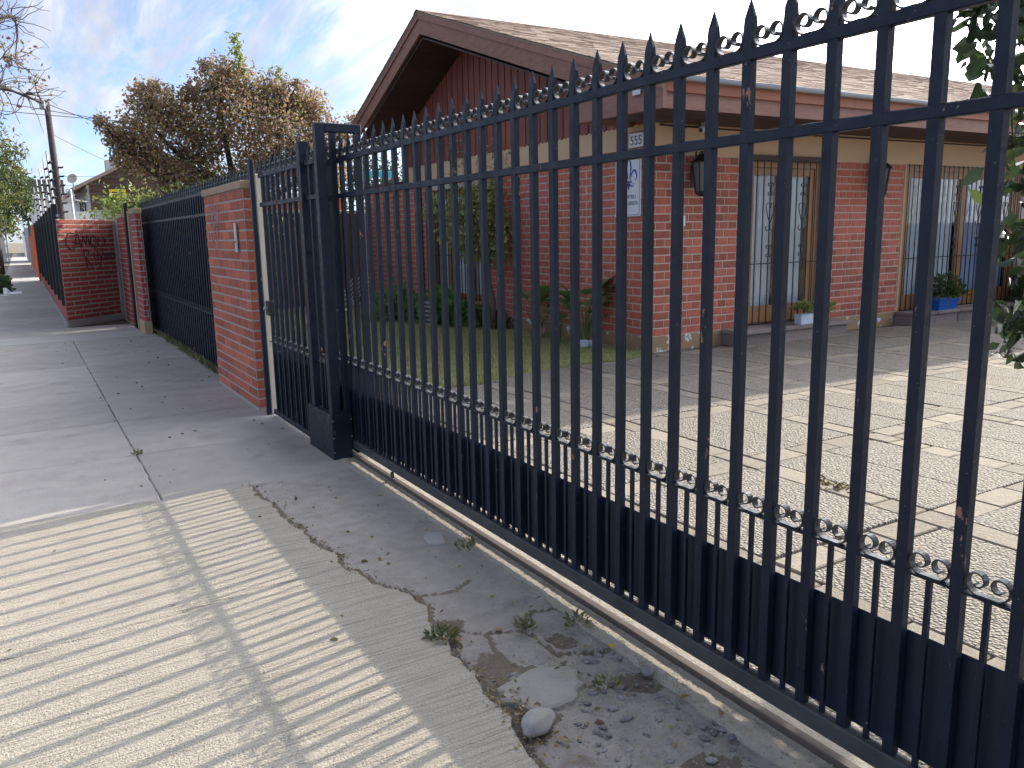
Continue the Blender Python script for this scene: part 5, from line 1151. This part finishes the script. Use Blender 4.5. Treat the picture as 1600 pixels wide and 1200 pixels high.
# glossy tree at the right edge, inside the drive
rt_l = [((x, y, z), r) for (x, y, z, r) in ((3.50, 2.06, 2.36, .22), (3.75, 2.0, 2.38, .30), (3.62, 2.1, 2.12, .13), (3.95, 2.0, 2.08, .26), (3.80, 2.06, 1.84, .15), (4.0, 2.03, 1.66, .24), (3.86, 2.06, 1.44, .12), (4.1, 2.0, 1.35, .2), (3.95, 2.06, 1.04, .13), (4.15, 2.0, 1.1, .2), (3.9, 2.06, .88, .08), (4.4, 1.9, 2.2, .5), (4.6, 1.8, 1.6, .5), (4.3, 1.8, 2.8, .5), (5, 1.6, 2.4, .7))]
blocker_l = [((5, .2, 2.5), 1.0), ((6, .2, 3.2), 1.2), ((5.5, -.8, 2.8), 1.2), ((6.5, -.5, 2), 1.1), ((5.2, .3, 1.5), .7), ((6.2, -1.5, 3), 1.2), ((4.6, -.4, 2), .7), ((7, .0, 3.2), 1.2), ((5.4, -.2, 4), 1.0)]  # unseen crown lobes, added to screen the bars' side faces from bright sky
tree('glossy_tree', 'glossy dark leaved tree hanging over the driveway at the right edge', 'tree', (5.0, 1.5, 0), [([(5.0, 1.5, 0), (5.0, 1.52, .9), (4.9, 1.6, 1.5)], .08), ([(4.9, 1.6, 1.3), (4.5, 1.8, 1.9), (4.0, 2.0, 2.1), (3.7, 2.05, 2.3)], .03), ([(4.9, 1.6, 1.0), (4.5, 1.85, 1.2), (4.1, 2.02, 1.3)], .022), ([(4.9, 1.6, 1.4), (4.7, 1.7, 2.2), (4.4, 1.8, 2.8)], .04)], rt_l, 2600, .092, M['glossy'], M['bark'], aspect=.52, r0=.03, shell=.6, droop=.6)
gt_ = [o for o in bpy.data.objects if o.name == 'glossy_tree'][0]
P = np.concatenate([np.array(c)+(lambda d: d/np.linalg.norm(d, axis=1)[:, None]*(rng.random(len(d))**.4)[:, None])(rng.normal(size=(620, 3)))*r for c, r in blocker_l])
recentre(new_obj('crown', leaf_mesh('crown', P, .13, M['glossy'], droop=.5), gt_))
# street trees on the left
bt_l = [((.05, 13.2, 4.85), .45), ((-.2, 13, 4.3), .5), ((.25, 13.6, 3.95), .35), ((.45, 13.4, 3.6), .22), ((-.1, 13.2, 3.5), .4), ((-.5, 13, 5.2), .8), ((-1.2, 13, 4.6), 1.0), ((-1.8, 13, 5.4), 1.2)]
tb = tree('street_tree', 'nearest street tree at the left edge, almost bare with reddish leaves', 'tree', (-1.6, 12.6, -.02), [([(-1.6, 12.6, -.05), (-1.65, 12.6, 1.5), (-1.6, 12.7, 2.6)], .14), ([(-1.6, 12.7, 2.5), (-1.1, 12.8, 3.4), (-.6, 13, 3.95), (-.35, 13.0, 4.08), (-.05, 13.1, 4.3), (.3, 13.2, 4.42)], .055), ([(-1.6, 12.7, 2.4), (-1.0, 12.9, 3.0), (-.4, 13.1, 3.4), (.1, 13.2, 3.5), (.5, 13.3, 3.35)], .045), ([(-1.6, 12.7, 2.5), (-1.5, 12.8, 3.6), (-.9, 12.9, 4.6), (-.2, 13, 5.2)], .06), ([(-1.6, 12.7, 2.5), (-2, 12.7, 4), (-2, 12.7, 5.5)], .07)], bt_l, 3200, .055, M['redleaf'], M['bark'], 'street trees at the left', r0=.05, shell=.8)
tw = MB()
for k in range(70):
    a = r_.choice([(.25, 13.2, 4.4), (-.05, 13.1, 4.3), (.3, 13.25, 3.45), (-.1, 13.1, 4.9), (.0, 13.1, 3.5), (.1, 13.2, 3.9)]); p = Vector(a); P = [p.copy()]; d = Vector((r_.uniform(-.3, 1), r_.uniform(-.5, .5), r_.uniform(-.7, .8))).normalized()
    for s in range(5): d = (d+Vector((r_.gauss(0, .35), r_.gauss(0, .3), r_.gauss(.05, .35)))).normalized(); p = p+d*.11; P.append(p.copy())
    tw.tube(P, [.008, .007, .006, .005, .004, .003], 4)
tw.build('twigs', M['bark'], tb)
tree('street_tree', 'yellow green drooping street tree at the left edge past the bare one', 'tree', (-1.3, 24, -.02), [([(-1.3, 24, -.05), (-1.25, 24, 1.5), (-1.1, 24, 2.6)], .15), ([(-1.1, 24, 2.6), (-.7, 24, 3.6), (-.3, 24, 4.1)], .06), ([(-1.1, 24, 2.6), (-1.4, 24, 4)], .07)], [((-.25, 24, 3.9), .6), ((.1, 24, 3.3), .4), ((-.45, 24, 2.9), .6), ((.0, 24.2, 2.6), .35), ((-.7, 24, 4.6), .8), ((-.5, 24, 2.2), .5), ((-1.4, 24, 4), 1.1), ((-.15, 24, 1.8), .3), ((.2, 24, 3.7), .3)], 3800, .11, M['olive'], M['bark'], 'street trees at the left', r0=.08, droop=1.0, aspect=.35)
tree('street_tree', 'dark trunked green street tree far along the left of the pavement', 'tree', (-.95, 46, -.02), [([(-.95, 46, -.05), (-.85, 46, 1.6), (-.9, 46, 3.0)], .3), ([(-.9, 46, 2.8), (-.3, 46, 4), (.2, 46, 4.6)], .12)], [((-.6, 46, 4.6), 1.3), ((.4, 46, 4.0), .8), ((-.9, 46, 2.9), .9), ((.6, 46, 3.3), .5), ((-1.5, 46, 4), 1.3)], 3600, .17, M['green'], M['bark_dark'], 'street trees at the left', r0=.15)
tree('street_tree', 'broad green tree closing the far end of the street', 'tree', (1.5, 118, -.02), [([(1.5, 118, -.05), (1.5, 118, 2.5), (1.4, 118, 4)], .35)], [((.5, 118, 5.5), 2.2), ((2.5, 118, 6), 2.4), ((-1.5, 118, 6.2), 2.5), ((4.5, 118, 6), 2.5), ((.5, 118, 8), 2.2), ((-1, 118, 3.6), 1.4), ((3, 118, 4), 1.7)], 5200, .3, M['green'], M['bark'], 'street trees at the left', r0=.3)
bush('low green verge shrub at the left edge of the far pavement', (-.75, 28.8, .0), (.5, .8, .55), 900, .10, M['green'], 'shrub', 'verge_shrub')
bush('dark verge shrub behind the low green one', (-.9, 33, .0), (.4, .6, .7), 600, .12, M['olive'], 'shrub', 'verge_shrub')
t = thing('broken_plate', 'curved white broken foam plate lying on the far pavement', 'litter', (-.35, 27.6, 0)); MB().add([(-.5+.09*k, 27.6-.1*math.sin(k*.6), .01) for k in range(6)]+[(-.5+.09*k, 27.75-.05*math.sin(k*.6), .07+.12*(k < 2)) for k in range(6)], [(k, k+1, k+7, k+6) for k in range(5)]).build('shell', M['white'], t)
t = thing('paper_scrap', 'flat white paper scrap at the left edge of the far pavement', 'litter', (-.46, 26.9, 0)); MB().box(-.56, -.37, 26.8, 27.0, .004, .02).build('sheet', M['white'], t)

for o in bpy.data.objects:
    if '_w' in o: del o['_w']
